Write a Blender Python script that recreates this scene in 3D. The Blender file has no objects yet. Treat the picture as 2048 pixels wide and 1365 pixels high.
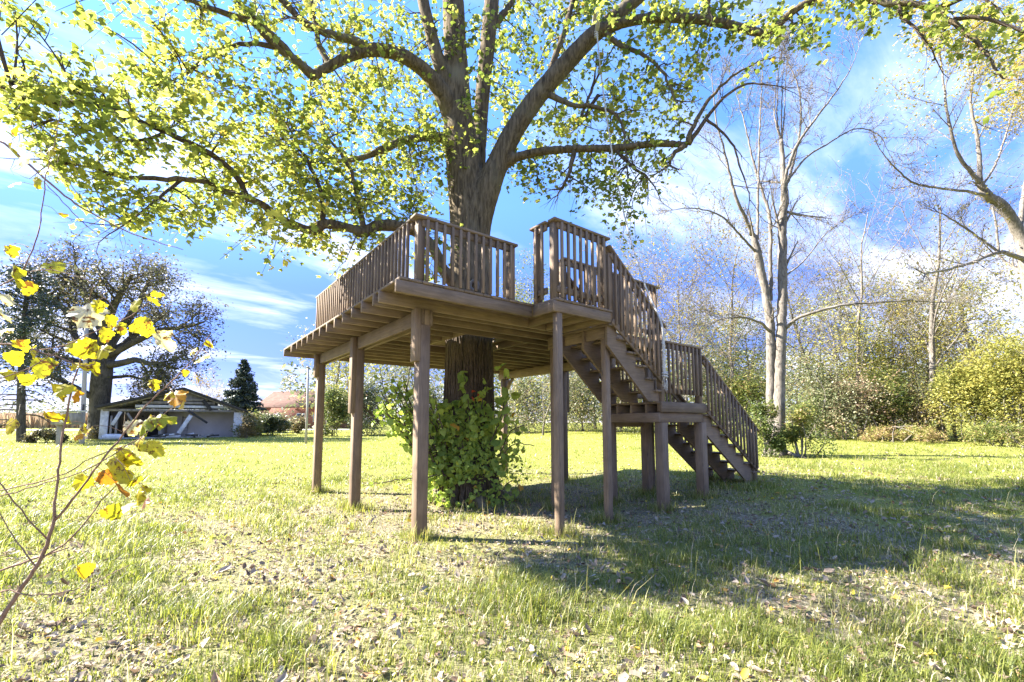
import bpy, bmesh, math, random
import numpy as np
from mathutils import Matrix, Vector

R = math.radians
rng = np.random.default_rng(7)
random.seed(7)
scene = bpy.context.scene
COL = scene.collection

# ------------------------------------------------------------------ camera
YAW, PITCH, ROLL = 0.659, 0.0933, -0.0014
CAM = np.array([-2.621, -5.224, 1.421])
FPX, CY = 894.58, 764.27
FW = np.array([math.sin(YAW), math.cos(YAW), 0.0])
RT = np.array([math.cos(YAW), -math.sin(YAW), 0.0])
UP = np.array([0, 0, 1.0])
_F = FW * math.cos(PITCH) + UP * math.sin(PITCH)
_U = UP * math.cos(PITCH) - FW * math.sin(PITCH)
_R2 = RT * math.cos(ROLL) + _U * math.sin(ROLL)
_U2 = _U * math.cos(ROLL) - RT * math.sin(ROLL)
cam_data = bpy.data.cameras.new('camera')
cam = bpy.data.objects.new('camera', cam_data)
COL.objects.link(cam)
m = Matrix.Identity(4)
for i in range(3):
    m[i][0] = _R2[i]; m[i][1] = _U2[i]; m[i][2] = -_F[i]; m[i][3] = CAM[i]
cam.matrix_world = m
cam_data.sensor_width = 36.0
cam_data.sensor_fit = 'HORIZONTAL'
cam_data.lens = FPX / 2048 * 36.0
cam_data.shift_y = (CY - 682.5) / 2048
cam_data.clip_start = 0.05
cam_data.clip_end = 3000
scene.camera = cam

# ------------------------------------------------------------------ light
SUN_EL = R(38)
SUN_AZ = math.atan2(-0.70, 0.715)          # from +Y towards +X
SDIR = np.array([math.sin(SUN_AZ) * math.cos(SUN_EL), math.cos(SUN_AZ) * math.cos(SUN_EL), math.sin(SUN_EL)])
sun_d = bpy.data.lights.new('sun', 'SUN')
sun_d.energy = 5.0
sun_d.angle = R(0.53)
sun_d.color = (1.0, 0.94, 0.84)
sun = bpy.data.objects.new('sun', sun_d)
COL.objects.link(sun)
sun.rotation_euler = Vector(SDIR).to_track_quat('Z', 'Y').to_euler()
sun.location = (-20, 20, 30)

world = bpy.data.worlds.new('World')
scene.world = world
world.use_nodes = True
wn = world.node_tree.nodes; wl = world.node_tree.links
wn.clear()
w_out = wn.new('ShaderNodeOutputWorld')
w_bg = wn.new('ShaderNodeBackground')
w_bg.inputs['Strength'].default_value = 0.1
w_sky = wn.new('ShaderNodeTexSky')
w_sky.sky_type = 'NISHITA'
w_sky.sun_disc = False
w_sky.sun_elevation = SUN_EL
w_sky.sun_rotation = SUN_AZ
w_sky.air_density = 1.0
w_sky.dust_density = 0.02
w_sky.ozone_density = 2.0
w_tc = wn.new('ShaderNodeTexCoord')
# wispy cirrus: project the view direction on a high plane, stretch it, take noise
w_sep = wn.new('ShaderNodeSeparateXYZ'); wl.new(w_tc.outputs['Generated'], w_sep.inputs[0])
w_mz = wn.new('ShaderNodeMath'); w_mz.operation = 'ADD'; w_mz.inputs[1].default_value = 0.16
wl.new(w_sep.outputs['Z'], w_mz.inputs[0])
w_div = wn.new('ShaderNodeVectorMath'); w_div.operation = 'DIVIDE'
w_cmb = wn.new('ShaderNodeCombineXYZ')
for k in range(3): wl.new(w_mz.outputs[0], w_cmb.inputs[k])
wl.new(w_tc.outputs['Generated'], w_div.inputs[0]); wl.new(w_cmb.outputs[0], w_div.inputs[1])
w_map = wn.new('ShaderNodeMapping')
w_map.inputs['Rotation'].default_value = (0, 0, R(-14))
w_map.inputs['Scale'].default_value = (0.75, 1.5, 1.0)
w_map.inputs['Location'].default_value = (5.1, 3.3, 0.0)
wl.new(w_div.outputs[0], w_map.inputs[0])
w_n1 = wn.new('ShaderNodeTexNoise'); w_n1.inputs['Scale'].default_value = 1.15
w_n1.inputs['Detail'].default_value = 9; w_n1.inputs['Roughness'].default_value = 0.56
w_n1.inputs['Distortion'].default_value = 0.5
wl.new(w_map.outputs[0], w_n1.inputs['Vector'])
w_r1 = wn.new('ShaderNodeValToRGB')
w_r1.color_ramp.elements[0].position = 0.455; w_r1.color_ramp.elements[0].color = (0, 0, 0, 1)
w_r1.color_ramp.elements[1].position = 0.70; w_r1.color_ramp.elements[1].color = (1, 1, 1, 1)
wl.new(w_n1.outputs['Fac'], w_r1.inputs[0])
# fine streaks
w_map2 = wn.new('ShaderNodeMapping')
w_map2.inputs['Rotation'].default_value = (0, 0, R(-22))
w_map2.inputs['Scale'].default_value = (1.4, 7.0, 1.0)
wl.new(w_div.outputs[0], w_map2.inputs[0])
w_n2 = wn.new('ShaderNodeTexNoise'); w_n2.inputs['Scale'].default_value = 1.6
w_n2.inputs['Detail'].default_value = 8; w_n2.inputs['Roughness'].default_value = 0.62
w_n2.inputs['Distortion'].default_value = 0.8
wl.new(w_map2.outputs[0], w_n2.inputs['Vector'])
w_r2 = wn.new('ShaderNodeMapRange'); w_r2.inputs['From Min'].default_value = 0.3; w_r2.inputs['From Max'].default_value = 0.75
w_r2.inputs['To Min'].default_value = 0.35; w_r2.inputs['To Max'].default_value = 1.15
wl.new(w_n2.outputs['Fac'], w_r2.inputs['Value'])
w_mul = wn.new('ShaderNodeMath'); w_mul.operation = 'MULTIPLY'
wl.new(w_r1.outputs[0], w_mul.inputs[0]); wl.new(w_r2.outputs[0], w_mul.inputs[1])
# thicker towards the horizon
w_low = wn.new('ShaderNodeMapRange'); w_low.inputs['From Min'].default_value = 0.0; w_low.inputs['From Max'].default_value = 0.75
w_low.inputs['To Min'].default_value = 1.0; w_low.inputs['To Max'].default_value = 0.45
wl.new(w_sep.outputs['Z'], w_low.inputs['Value'])
w_mul2 = wn.new('ShaderNodeMath'); w_mul2.operation = 'MULTIPLY'; w_mul2.use_clamp = True
wl.new(w_mul.outputs[0], w_mul2.inputs[0]); wl.new(w_low.outputs[0], w_mul2.inputs[1])
w_hz = wn.new('ShaderNodeMapRange'); w_hz.inputs['From Min'].default_value = -0.03; w_hz.inputs['From Max'].default_value = 0.02
wl.new(w_sep.outputs['Z'], w_hz.inputs['Value'])
w_mul3 = wn.new('ShaderNodeMath'); w_mul3.operation = 'MULTIPLY'
wl.new(w_mul2.outputs[0], w_mul3.inputs[0]); wl.new(w_hz.outputs[0], w_mul3.inputs[1])
w_hsv = wn.new('ShaderNodeHueSaturation')
w_hsv.inputs['Saturation'].default_value = 1.22
w_hsv.inputs['Value'].default_value = 1.0
wl.new(w_sky.outputs[0], w_hsv.inputs['Color'])
w_deep = wn.new('ShaderNodeValToRGB')          # a clear autumn sky stays blue low down
_e = w_deep.color_ramp.elements
for _p, _c in ((0.0, (0.195, 0.19, 0.39)), (0.12, (0.20, 0.19, 0.39)), (0.27, (0.34, 0.30, 0.49)), (0.45, (0.70, 0.645, 0.80)), (0.62, (0.88, 0.81, 0.92))):
    _x = _e.new(_p); _x.color = (*_c, 1)
_e.remove(_e[0]); _e[-1].color = (0.98, 0.90, 0.98, 1)
wl.new(w_sep.outputs['Z'], w_deep.inputs[0])
w_dm = wn.new('ShaderNodeMixRGB'); w_dm.blend_type = 'MULTIPLY'; w_dm.inputs[0].default_value = 1.0
wl.new(w_hsv.outputs[0], w_dm.inputs[1]); wl.new(w_deep.outputs[0], w_dm.inputs[2])
w_mix = wn.new('ShaderNodeMixRGB')
w_mix.inputs[2].default_value = (4.4, 4.4, 4.4, 1)
wl.new(w_mul3.outputs[0], w_mix.inputs[0]); wl.new(w_dm.outputs[0], w_mix.inputs[1])
wl.new(w_mix.outputs[0], w_bg.inputs['Color']); wl.new(w_bg.outputs[0], w_out.inputs[0])

scene.view_settings.view_transform = 'Standard'
scene.view_settings.look = 'None'
scene.view_settings.gamma = 1.0
scene.view_settings.use_curve_mapping = False
scene.view_settings.exposure = 2.65

# ------------------------------------------------------------------ pixel helpers (survey of the photo -> real positions)
def ray(x, y):
    return _R2 * (x - 1024) / FPX + _U2 * (CY - y) / FPX + _F
def un(x, y, d):
    r = ray(x, y)
    return CAM + r * d / (r @ FW)
def dl(P):
    q = np.asarray(P, float)[..., :2] - CAM[:2]
    return q @ FW[:2], q @ RT[:2]
def ss(a, b, x):
    t = np.clip((x - a) / (b - a), 0, 1)
    return t * t * (3 - 2 * t)

# value noise -----------------------------------------------------------
_tab = np.random.default_rng(3).random((256, 256))
def vnoise(x, y):
    x = np.asarray(x, float); y = np.asarray(y, float)
    xi = np.floor(x).astype(int); yi = np.floor(y).astype(int)
    fx = x - xi; fy = y - yi
    fx = fx * fx * (3 - 2 * fx); fy = fy * fy * (3 - 2 * fy)
    a = _tab[xi % 256, yi % 256]; b = _tab[(xi + 1) % 256, yi % 256]
    c = _tab[xi % 256, (yi + 1) % 256]; d = _tab[(xi + 1) % 256, (yi + 1) % 256]
    return (a * (1 - fx) + b * fx) * (1 - fy) + (c * (1 - fx) + d * fx) * fy
def fbm(x, y, o=4):
    s = 0; a = 0.5; t = 0
    for k in range(o):
        s = s + a * vnoise(x * 2 ** k + 17.3 * k, y * 2 ** k + 5.1 * k); t += a; a *= 0.5
    return s / t

def gz(x, y):
    x = np.asarray(x, float); y = np.asarray(y, float)
    d = (x - CAM[0]) * FW[0] + (y - CAM[1]) * FW[1]
    l = (x - CAM[0]) * RT[0] + (y - CAM[1]) * RT[1]
    z = 0.30 * ss(1.2, 6.0, l) * ss(3.0, 8.5, d)
    dd = np.minimum(d, 95.0) - 12
    z = z + 0.016 * (np.sqrt(dd * dd + 9) + dd) * 0.5 - 0.004
    z = z + 0.05 * (fbm(x * 0.45 + 40, y * 0.45 + 40, 3) - 0.5) * ss(0, 3, d)
    return z
def at(px, d, dy=0.0):
    """ground point that stands in direction px of the survey, d metres away"""
    p = CAM + FW * d + RT * (px - 1024) / FPX * d
    return np.array([p[0], p[1], float(gz(p[0], p[1])) + dy])

# ------------------------------------------------------------------ materials
MATS = {}
def newmat(name):
    m = bpy.data.materials.new(name); m.use_nodes = True
    nt = m.node_tree; nt.nodes.clear()
    out = nt.nodes.new('ShaderNodeOutputMaterial')
    MATS[name] = m
    return m, nt.nodes, nt.links, out
def ramp(n, stops):
    r = n.new('ShaderNodeValToRGB')
    e = r.color_ramp.elements
    while len(e) < len(stops): e.new(0.5)
    for i, (p, c) in enumerate(stops):
        e[i].position = p; e[i].color = (c[0], c[1], c[2], 1)
    return r
def leafmat(name, stops, trans=0.45, tint=(1, 1, 1), rough=0.5, spec=0.25, tgain=1.0, blotch=None):
    m, n, l, out = newmat(name)
    a = n.new('ShaderNodeAttribute'); a.attribute_name = 'tone'
    r = ramp(n, stops); l.new(a.outputs['Fac'], r.inputs[0])
    g = n.new('ShaderNodeNewGeometry')
    nz = n.new('ShaderNodeTexNoise'); nz.inputs['Scale'].default_value = 45; nz.inputs['Detail'].default_value = 3
    l.new(g.outputs['Position'], nz.inputs['Vector'])
    mr = n.new('ShaderNodeMapRange'); mr.inputs['To Min'].default_value = 0.72; mr.inputs['To Max'].default_value = 1.28
    l.new(nz.outputs['Fac'], mr.inputs['Value'])
    mx = n.new('ShaderNodeMixRGB'); mx.blend_type = 'MULTIPLY'; mx.inputs[0].default_value = 1.0
    l.new(r.outputs[0], mx.inputs[1]); l.new(mr.outputs[0], mx.inputs[2])
    if blotch:
        n2 = n.new('ShaderNodeTexNoise'); n2.inputs['Scale'].default_value = 38; n2.inputs['Detail'].default_value = 5; n2.inputs['Roughness'].default_value = 0.7
        l.new(g.outputs['Position'], n2.inputs['Vector'])
        br = ramp(n, [(0.53, (0, 0, 0)), (0.60, (1, 1, 1))]); l.new(n2.outputs['Fac'], br.inputs[0])
        m2 = n.new('ShaderNodeMixRGB'); m2.inputs[2].default_value = (*blotch, 1)
        l.new(br.outputs[0], m2.inputs[0]); l.new(mx.outputs[0], m2.inputs[1]); mx = m2
    p = n.new('ShaderNodeBsdfPrincipled'); p.inputs['Roughness'].default_value = rough
    p.inputs['Specular IOR Level'].default_value = spec
    l.new(mx.outputs[0], p.inputs['Base Color'])
    t = n.new('ShaderNodeBsdfTranslucent')
    tm = n.new('ShaderNodeMixRGB'); tm.blend_type = 'MULTIPLY'; tm.inputs[0].default_value = 1.0
    tm.inputs[2].default_value = (tint[0] * tgain, tint[1] * tgain, tint[2] * tgain, 1)
    l.new(mx.outputs[0], tm.inputs[1]); l.new(tm.outputs[0], t.inputs['Color'])
    ms = n.new('ShaderNodeMixShader'); ms.inputs[0].default_value = trans
    l.new(p.outputs[0], ms.inputs[1]); l.new(t.outputs[0], ms.inputs[2]); l.new(ms.outputs[0], out.inputs[0])
    return m
def barkmat(name, c0, c1, scale=6.0, stretch=0.18, bump=0.6, c2=None):
    m, n, l, out = newmat(name)
    g = n.new('ShaderNodeNewGeometry')
    mp = n.new('ShaderNodeMapping'); mp.inputs['Scale'].default_value = (scale, scale, scale * stretch)
    l.new(g.outputs['Position'], mp.inputs[0])
    nz = n.new('ShaderNodeTexNoise'); nz.inputs['Scale'].default_value = 3.0; nz.inputs['Detail'].default_value = 8; nz.inputs['Roughness'].default_value = 0.65
    nz.inputs['Distortion'].default_value = 0.6
    l.new(mp.outputs[0], nz.inputs['Vector'])
    big = n.new('ShaderNodeTexNoise'); big.inputs['Scale'].default_value = 1.3; big.inputs['Detail'].default_value = 4
    l.new(g.outputs['Position'], big.inputs['Vector'])
    r = ramp(n, [(0.33, c0), (0.68, c1)]); l.new(nz.outputs['Fac'], r.inputs[0])
    mx = n.new('ShaderNodeMixRGB'); mx.blend_type = 'MIX'
    c2 = c2 or [c * 1.25 for c in c1]
    mx.inputs[2].default_value = (c2[0], c2[1], c2[2], 1)
    rr = ramp(n, [(0.52, (0, 0, 0)), (0.72, (0.75, 0.75, 0.75))]); l.new(big.outputs['Fac'], rr.inputs[0])
    l.new(rr.outputs[0], mx.inputs[0]); l.new(r.outputs[0], mx.inputs[1])
    p = n.new('ShaderNodeBsdfPrincipled'); p.inputs['Roughness'].default_value = 0.9; p.inputs['Specular IOR Level'].default_value = 0.15
    l.new(mx.outputs[0], p.inputs['Base Color'])
    b = n.new('ShaderNodeBump'); b.inputs['Strength'].default_value = bump; b.inputs['Distance'].default_value = 0.02
    l.new(nz.outputs['Fac'], b.inputs['Height']); l.new(b.outputs[0], p.inputs['Normal'])
    l.new(p.outputs[0], out.inputs[0])
    return m
def woodmat(name, c0, c1, var=0.25, rough=0.72, bump=0.25, knots=True, dirt=(0.05, 0.04, 0.03)):
    """painted / stained lumber: object X runs along the grain"""
    m, n, l, out = newmat(name)
    tc = n.new('ShaderNodeTexCoord'); oi = n.new('ShaderNodeObjectInfo')
    off = n.new('ShaderNodeVectorMath'); off.operation = 'SCALE'; off.inputs['Scale'].default_value = 37.0
    cmb = n.new('ShaderNodeCombineXYZ')
    for k in range(3): l.new(oi.outputs['Random'], cmb.inputs[k])
    l.new(cmb.outputs[0], off.inputs[0])
    add = n.new('ShaderNodeVectorMath'); add.operation = 'ADD'
    l.new(tc.outputs['Object'], add.inputs[0]); l.new(off.outputs[0], add.inputs[1])
    mp = n.new('ShaderNodeMapping'); mp.inputs['Scale'].default_value = (1.6, 26, 26)
    l.new(add.outputs[0], mp.inputs[0])
    nz = n.new('ShaderNodeTexNoise'); nz.inputs['Scale'].default_value = 1.6; nz.inputs['Detail'].default_value = 7; nz.inputs['Roughness'].default_value = 0.6; nz.inputs['Distortion'].default_value = 1.2
    l.new(mp.outputs[0], nz.inputs['Vector'])
    bl = n.new('ShaderNodeTexNoise'); bl.inputs['Scale'].default_value = 3.5; bl.inputs['Detail'].default_value = 5
    l.new(add.outputs[0], bl.inputs['Vector'])
    r = ramp(n, [(0.25, c0), (0.75, c1)]); l.new(nz.outputs['Fac'], r.inputs[0])
    # board to board tint and blotches
    mr = n.new('ShaderNodeMapRange'); mr.inputs['To Min'].default_value = 1 - var; mr.inputs['To Max'].default_value = 1 + var
    l.new(oi.outputs['Random'], mr.inputs['Value'])
    mr2 = n.new('ShaderNodeMapRange'); mr2.inputs['From Min'].default_value = 0.3; mr2.inputs['From Max'].default_value = 0.7
    mr2.inputs['To Min'].default_value = 0.82; mr2.inputs['To Max'].default_value = 1.15
    l.new(bl.outputs['Fac'], mr2.inputs['Value'])
    mm = n.new('ShaderNodeMath'); mm.operation = 'MULTIPLY'; l.new(mr.outputs[0], mm.inputs[0]); l.new(mr2.outputs[0], mm.inputs[1])
    mx = n.new('ShaderNodeMixRGB'); mx.blend_type = 'MULTIPLY'; mx.inputs[0].default_value = 1
    l.new(r.outputs[0], mx.inputs[1]); l.new(mm.outputs[0], mx.inputs[2])
    last = mx
    if knots:
        vo = n.new('ShaderNodeTexVoronoi'); vo.inputs['Scale'].default_value = 1.0
        mp2 = n.new('ShaderNodeMapping'); mp2.inputs['Scale'].default_value = (2.2, 7, 7)
        l.new(add.outputs[0], mp2.inputs[0]); l.new(mp2.outputs[0], vo.inputs['Vector'])
        kr = ramp(n, [(0.05, (1, 1, 1)), (0.13, (0, 0, 0))]); l.new(vo.outputs['Distance'], kr.inputs[0])
        kx = n.new('ShaderNodeMixRGB'); kx.inputs[2].default_value = (dirt[0], dirt[1], dirt[2], 1)
        km = n.new('ShaderNodeMath'); km.operation = 'MULTIPLY'; km.inputs[1].default_value = 0.55
        l.new(kr.outputs[0], km.inputs[0]); l.new(km.outputs[0], kx.inputs[0]); l.new(mx.outputs[0], kx.inputs[1])
        last = kx
    p = n.new('ShaderNodeBsdfPrincipled'); p.inputs['Roughness'].default_value = rough; p.inputs['Specular IOR Level'].default_value = 0.3
    l.new(last.outputs[0], p.inputs['Base Color'])
    b = n.new('ShaderNodeBump'); b.inputs['Strength'].default_value = bump; b.inputs['Distance'].default_value = 0.004
    l.new(nz.outputs['Fac'], b.inputs['Height']); l.new(b.outputs[0], p.inputs['Normal'])
    l.new(p.outputs[0], out.inputs[0])
    return m
def plainmat(name, c0, c1, scale=4, rough=0.8, bump=0.2, metal=0, stretch=(1, 1, 1), spec=0.3):
    m, n, l, out = newmat(name)
    g = n.new('ShaderNodeNewGeometry')
    mp = n.new('ShaderNodeMapping'); mp.inputs['Scale'].default_value = stretch
    l.new(g.outputs['Position'], mp.inputs[0])
    nz = n.new('ShaderNodeTexNoise'); nz.inputs['Scale'].default_value = scale; nz.inputs['Detail'].default_value = 8; nz.inputs['Roughness'].default_value = 0.6
    l.new(mp.outputs[0], nz.inputs['Vector'])
    r = ramp(n, [(0.3, c0), (0.7, c1)]); l.new(nz.outputs['Fac'], r.inputs[0])
    p = n.new('ShaderNodeBsdfPrincipled'); p.inputs['Roughness'].default_value = rough; p.inputs['Metallic'].default_value = metal
    p.inputs['Specular IOR Level'].default_value = spec
    l.new(r.outputs[0], p.inputs['Base Color'])
    b = n.new('ShaderNodeBump'); b.inputs['Strength'].default_value = bump; b.inputs['Distance'].default_value = 0.02
    l.new(nz.outputs['Fac'], b.inputs['Height']); l.new(b.outputs[0], p.inputs['Normal'])
    l.new(p.outputs[0], out.inputs[0])
    return m

M_WOOD = woodmat('deck_paint', (0.128, 0.090, 0.060), (0.246, 0.175, 0.116), var=0.19)
M_WOODB = woodmat('deck_board_paint', (0.112, 0.079, 0.053), (0.225, 0.16, 0.106), var=0.2)
M_TRUNK = barkmat('tulip_bark', (0.045, 0.034, 0.021), (0.20, 0.155, 0.095), scale=7, stretch=0.16, bump=0.9, c2=(0.205, 0.185, 0.125))
M_TWIG = barkmat('twig_bark', (0.045, 0.032, 0.022), (0.13, 0.10, 0.075), scale=12, stretch=0.4, bump=0.3)
M_GREYBARK = barkmat('grey_bark', (0.07, 0.06, 0.05), (0.25, 0.22, 0.185), scale=6, stretch=0.3, bump=0.6, c2=(0.31, 0.28, 0.24))
M_DARKBARK = barkmat('dark_bark', (0.04, 0.036, 0.027), (0.14, 0.122, 0.095), scale=4, stretch=0.3, bump=0.5)
M_STEM = barkmat('sapling_bark', (0.16, 0.095, 0.065), (0.30, 0.20, 0.15), scale=16, stretch=0.5, bump=0.3)
M_LEAF = leafmat('tulip_leaf', [(0.0, (0.10, 0.14, 0.030)), (0.45, (0.22, 0.25, 0.055)), (0.8, (0.37, 0.385, 0.10)), (0.95, (0.50, 0.45, 0.11)), (1.0, (0.40, 0.20, 0.04))], trans=0.5, tint=(1.0, 1.03, 0.75), tgain=1.5)
M_VINE = leafmat('vine_leaf', [(0.0, (0.15, 0.23, 0.05)), (0.6, (0.38, 0.47, 0.10)), (0.86, (0.48, 0.48, 0.08)), (0.92, (0.50, 0.22, 0.04)), (0.955, (0.40, 0.075, 0.04)), (1.0, (0.36, 0.05, 0.04))], trans=0.45, tint=(1, 1, 0.6), tgain=1.4)
M_SAPLEAF = leafmat('sapling_leaf', [(0.0, (0.20, 0.24, 0.04)), (0.3, (0.42, 0.40, 0.03)), (0.62, (0.58, 0.47, 0.03)), (0.78, (0.48, 0.20, 0.02)), (0.88, (0.25, 0.09, 0.03)), (1.0, (0.75, 0.74, 0.66))], trans=0.5, tint=(1.0, 1.0, 0.4), tgain=1.2, rough=0.42, spec=0.4, blotch=(0.13, 0.055, 0.02))  # last stop is painted near white to stand for overexposed leaves
M_OAK = leafmat('oak_leaf', [(0.0, (0.07, 0.078, 0.036)), (0.6, (0.14, 0.142, 0.066)), (1.0, (0.25, 0.19, 0.09))], trans=0.3, tgain=1.2)
M_YELLOW = leafmat('yellow_leaf', [(0.0, (0.11, 0.12, 0.03)), (0.5, (0.24, 0.205, 0.045)), (1.0, (0.38, 0.28, 0.06))], trans=0.45, tgain=1.3)
M_GOLD = leafmat('gold_leaf', [(0.0, (0.24, 0.24, 0.05)), (0.5, (0.40, 0.34, 0.06)), (1.0, (0.56, 0.42, 0.08))], trans=0.45, tgain=1.2)
M_BUSH = leafmat('bush_leaf', [(0.0, (0.05, 0.085, 0.022)), (0.5, (0.15, 0.18, 0.048)), (0.85, (0.30, 0.28, 0.08)), (1.0, (0.32, 0.22, 0.12))], trans=0.4, tgain=1.3)
M_GREYBUSH = leafmat('greybush_leaf', [(0.0, (0.06, 0.085, 0.035)), (0.5, (0.165, 0.185, 0.085)), (0.85, (0.33, 0.31, 0.185)), (1.0, (0.34, 0.23, 0.16))], trans=0.35, tgain=1.2, rough=0.45, spec=0.5)
M_YBUSH = leafmat('yellowbush_leaf', [(0.0, (0.10, 0.125, 0.03)), (0.5, (0.26, 0.26, 0.065)), (1.0, (0.45, 0.40, 0.11))], trans=0.45, tgain=1.3)
M_SPRUCE = leafmat('spruce_needle', [(0.0, (0.035, 0.055, 0.042)), (0.6, (0.075, 0.105, 0.085)), (1.0, (0.13, 0.16, 0.14))], trans=0.1)
M_GRASS = leafmat('grass_blade', [(0.0, (0.095, 0.125, 0.030)), (0.45, (0.19, 0.215, 0.045)), (0.75, (0.33, 0.32, 0.075)), (0.9, (0.46, 0.40, 0.22)), (1.0, (0.56, 0.48, 0.33))], trans=0.45, tint=(1, 1, 0.65), tgain=1.5, rough=0.4, spec=0.4)
M_LITTER = leafmat('litter_leaf', [(0.0, (0.15, 0.10, 0.07)), (0.4, (0.30, 0.235, 0.175)), (0.75, (0.42, 0.355, 0.285)), (0.90, (0.36, 0.17, 0.06)), (0.96, (0.5, 0.34, 0.05)), (1.0, (0.55, 0.45, 0.06))], trans=0.12, rough=0.65, spec=0.15)
M_CORN = leafmat('corn_stalk', [(0, (0.25, 0.17, 0.10)), (1, (0.50, 0.38, 0.25))], trans=0.3)
M_ROPE = plainmat('rope_fibre', (0.42, 0.40, 0.36), (0.66, 0.64, 0.58), scale=60, bump=0.5)
M_SHINGLE = plainmat('roof_shingle', (0.045, 0.04, 0.038), (0.11, 0.095, 0.085), scale=3, rough=1.0, spec=0.02, bump=0.3, stretch=(1, 1, 5))
M_SHINGLE2 = plainmat('brown_shingle', (0.085, 0.055, 0.046), (0.155, 0.105, 0.088), scale=2, rough=1.0, spec=0.02, bump=0.3, stretch=(1, 1, 5))
M_GWALL = plainmat('pale_wallboard', (0.50, 0.46, 0.42), (0.62, 0.58, 0.54), scale=1.2, bump=0.1)
M_OLDWOOD = plainmat('weathered_wood', (0.16, 0.145, 0.13), (0.36, 0.33, 0.30), scale=4, stretch=(1, 1, 0.4))
M_WHITE = plainmat('chipped_white_paint', (0.48, 0.48, 0.48), (0.80, 0.80, 0.80), scale=5)
M_DARKIN = plainmat('dark_board', (0.03, 0.028, 0.026), (0.07, 0.065, 0.06), scale=3)  # one near-black colour for dark boards and small fittings
M_BRICK = plainmat('red_brick', (0.20, 0.08, 0.06), (0.30, 0.13, 0.10), scale=6)
M_POLE = plainmat('grey_pole', (0.25, 0.23, 0.21), (0.42, 0.39, 0.36), scale=6, stretch=(1, 1, 0.2))
M_ROAD = plainmat('pale_gravel_road', (0.40, 0.38, 0.35), (0.55, 0.53, 0.50), scale=6)
M_GLASS = plainmat('dark_window', (0.03, 0.035, 0.04), (0.06, 0.065, 0.07), scale=2, rough=0.1, bump=0)
M_CONC = plainmat('concrete', (0.35, 0.34, 0.32), (0.5, 0.48, 0.45), scale=5)

# ------------------------------------------------------------------ object helpers
def tag(o, label=None, cat=None, group=None, kind=None):
    if label: o['label'] = label
    if cat: o['category'] = cat
    if group: o['group'] = group
    if kind: o['kind'] = kind
    return o
def empty(name, loc, label=None, cat=None, group=None, parent=None):
    o = bpy.data.objects.new(name, None); COL.objects.link(o)
    o.empty_display_size = 0.2
    o.location = [float(v) for v in loc]
    if parent: hang(o, parent)
    return tag(o, label, cat, group)
def wloc(o):
    """world location of a (translated only) object or of its chain of parents"""
    return Vector(o.get('_b', o.location))
def hang(o, parent):
    o.parent = parent
    if parent is None: return
    if parent.parent is None and parent.type == 'EMPTY':
        o.matrix_parent_inverse = Matrix.Translation(-Vector(parent.location))
    else:
        o.matrix_parent_inverse = parent.matrix_basis.inverted()      # parts stand in world space already
def link(name, mesh, parent=None, mat=None):
    o = bpy.data.objects.new(name, mesh); COL.objects.link(o)
    if mat and not mesh.materials: mesh.materials.append(mat)
    if parent: hang(o, parent)
    return o
def mesh_from(name, V, faces_groups, mat=None, tone=None, smooth=False):
    """faces_groups: list of int arrays (n,k)"""
    me = bpy.data.meshes.new(name)
    V = np.ascontiguousarray(V, np.float32)
    me.vertices.add(len(V)); me.vertices.foreach_set('co', V.ravel())
    groups = [np.asarray(g, np.int32) for g in faces_groups if len(g)]
    nl = sum(g.size for g in groups); nf = sum(len(g) for g in groups)
    me.loops.add(nl); me.polygons.add(nf)
    me.loops.foreach_set('vertex_index', np.concatenate([g.ravel() for g in groups]))
    tot = np.concatenate([np.full(len(g), g.shape[1], np.int32) for g in groups])
    st = np.concatenate([[0], np.cumsum(tot)[:-1]]).astype(np.int32)
    me.polygons.foreach_set('loop_start', st)
    try: me.polygons.foreach_set('loop_total', tot)
    except Exception: pass
    if smooth: me.polygons.foreach_set('use_smooth', np.ones(nf, bool))
    if tone is not None:
        a = me.attributes.new('tone', 'FLOAT', 'POINT')
        a.data.foreach_set('value', np.ascontiguousarray(tone, np.float32))
    me.update(calc_edges=True)
    me.validate()
    if mat: me.materials.append(mat)
    return me
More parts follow.
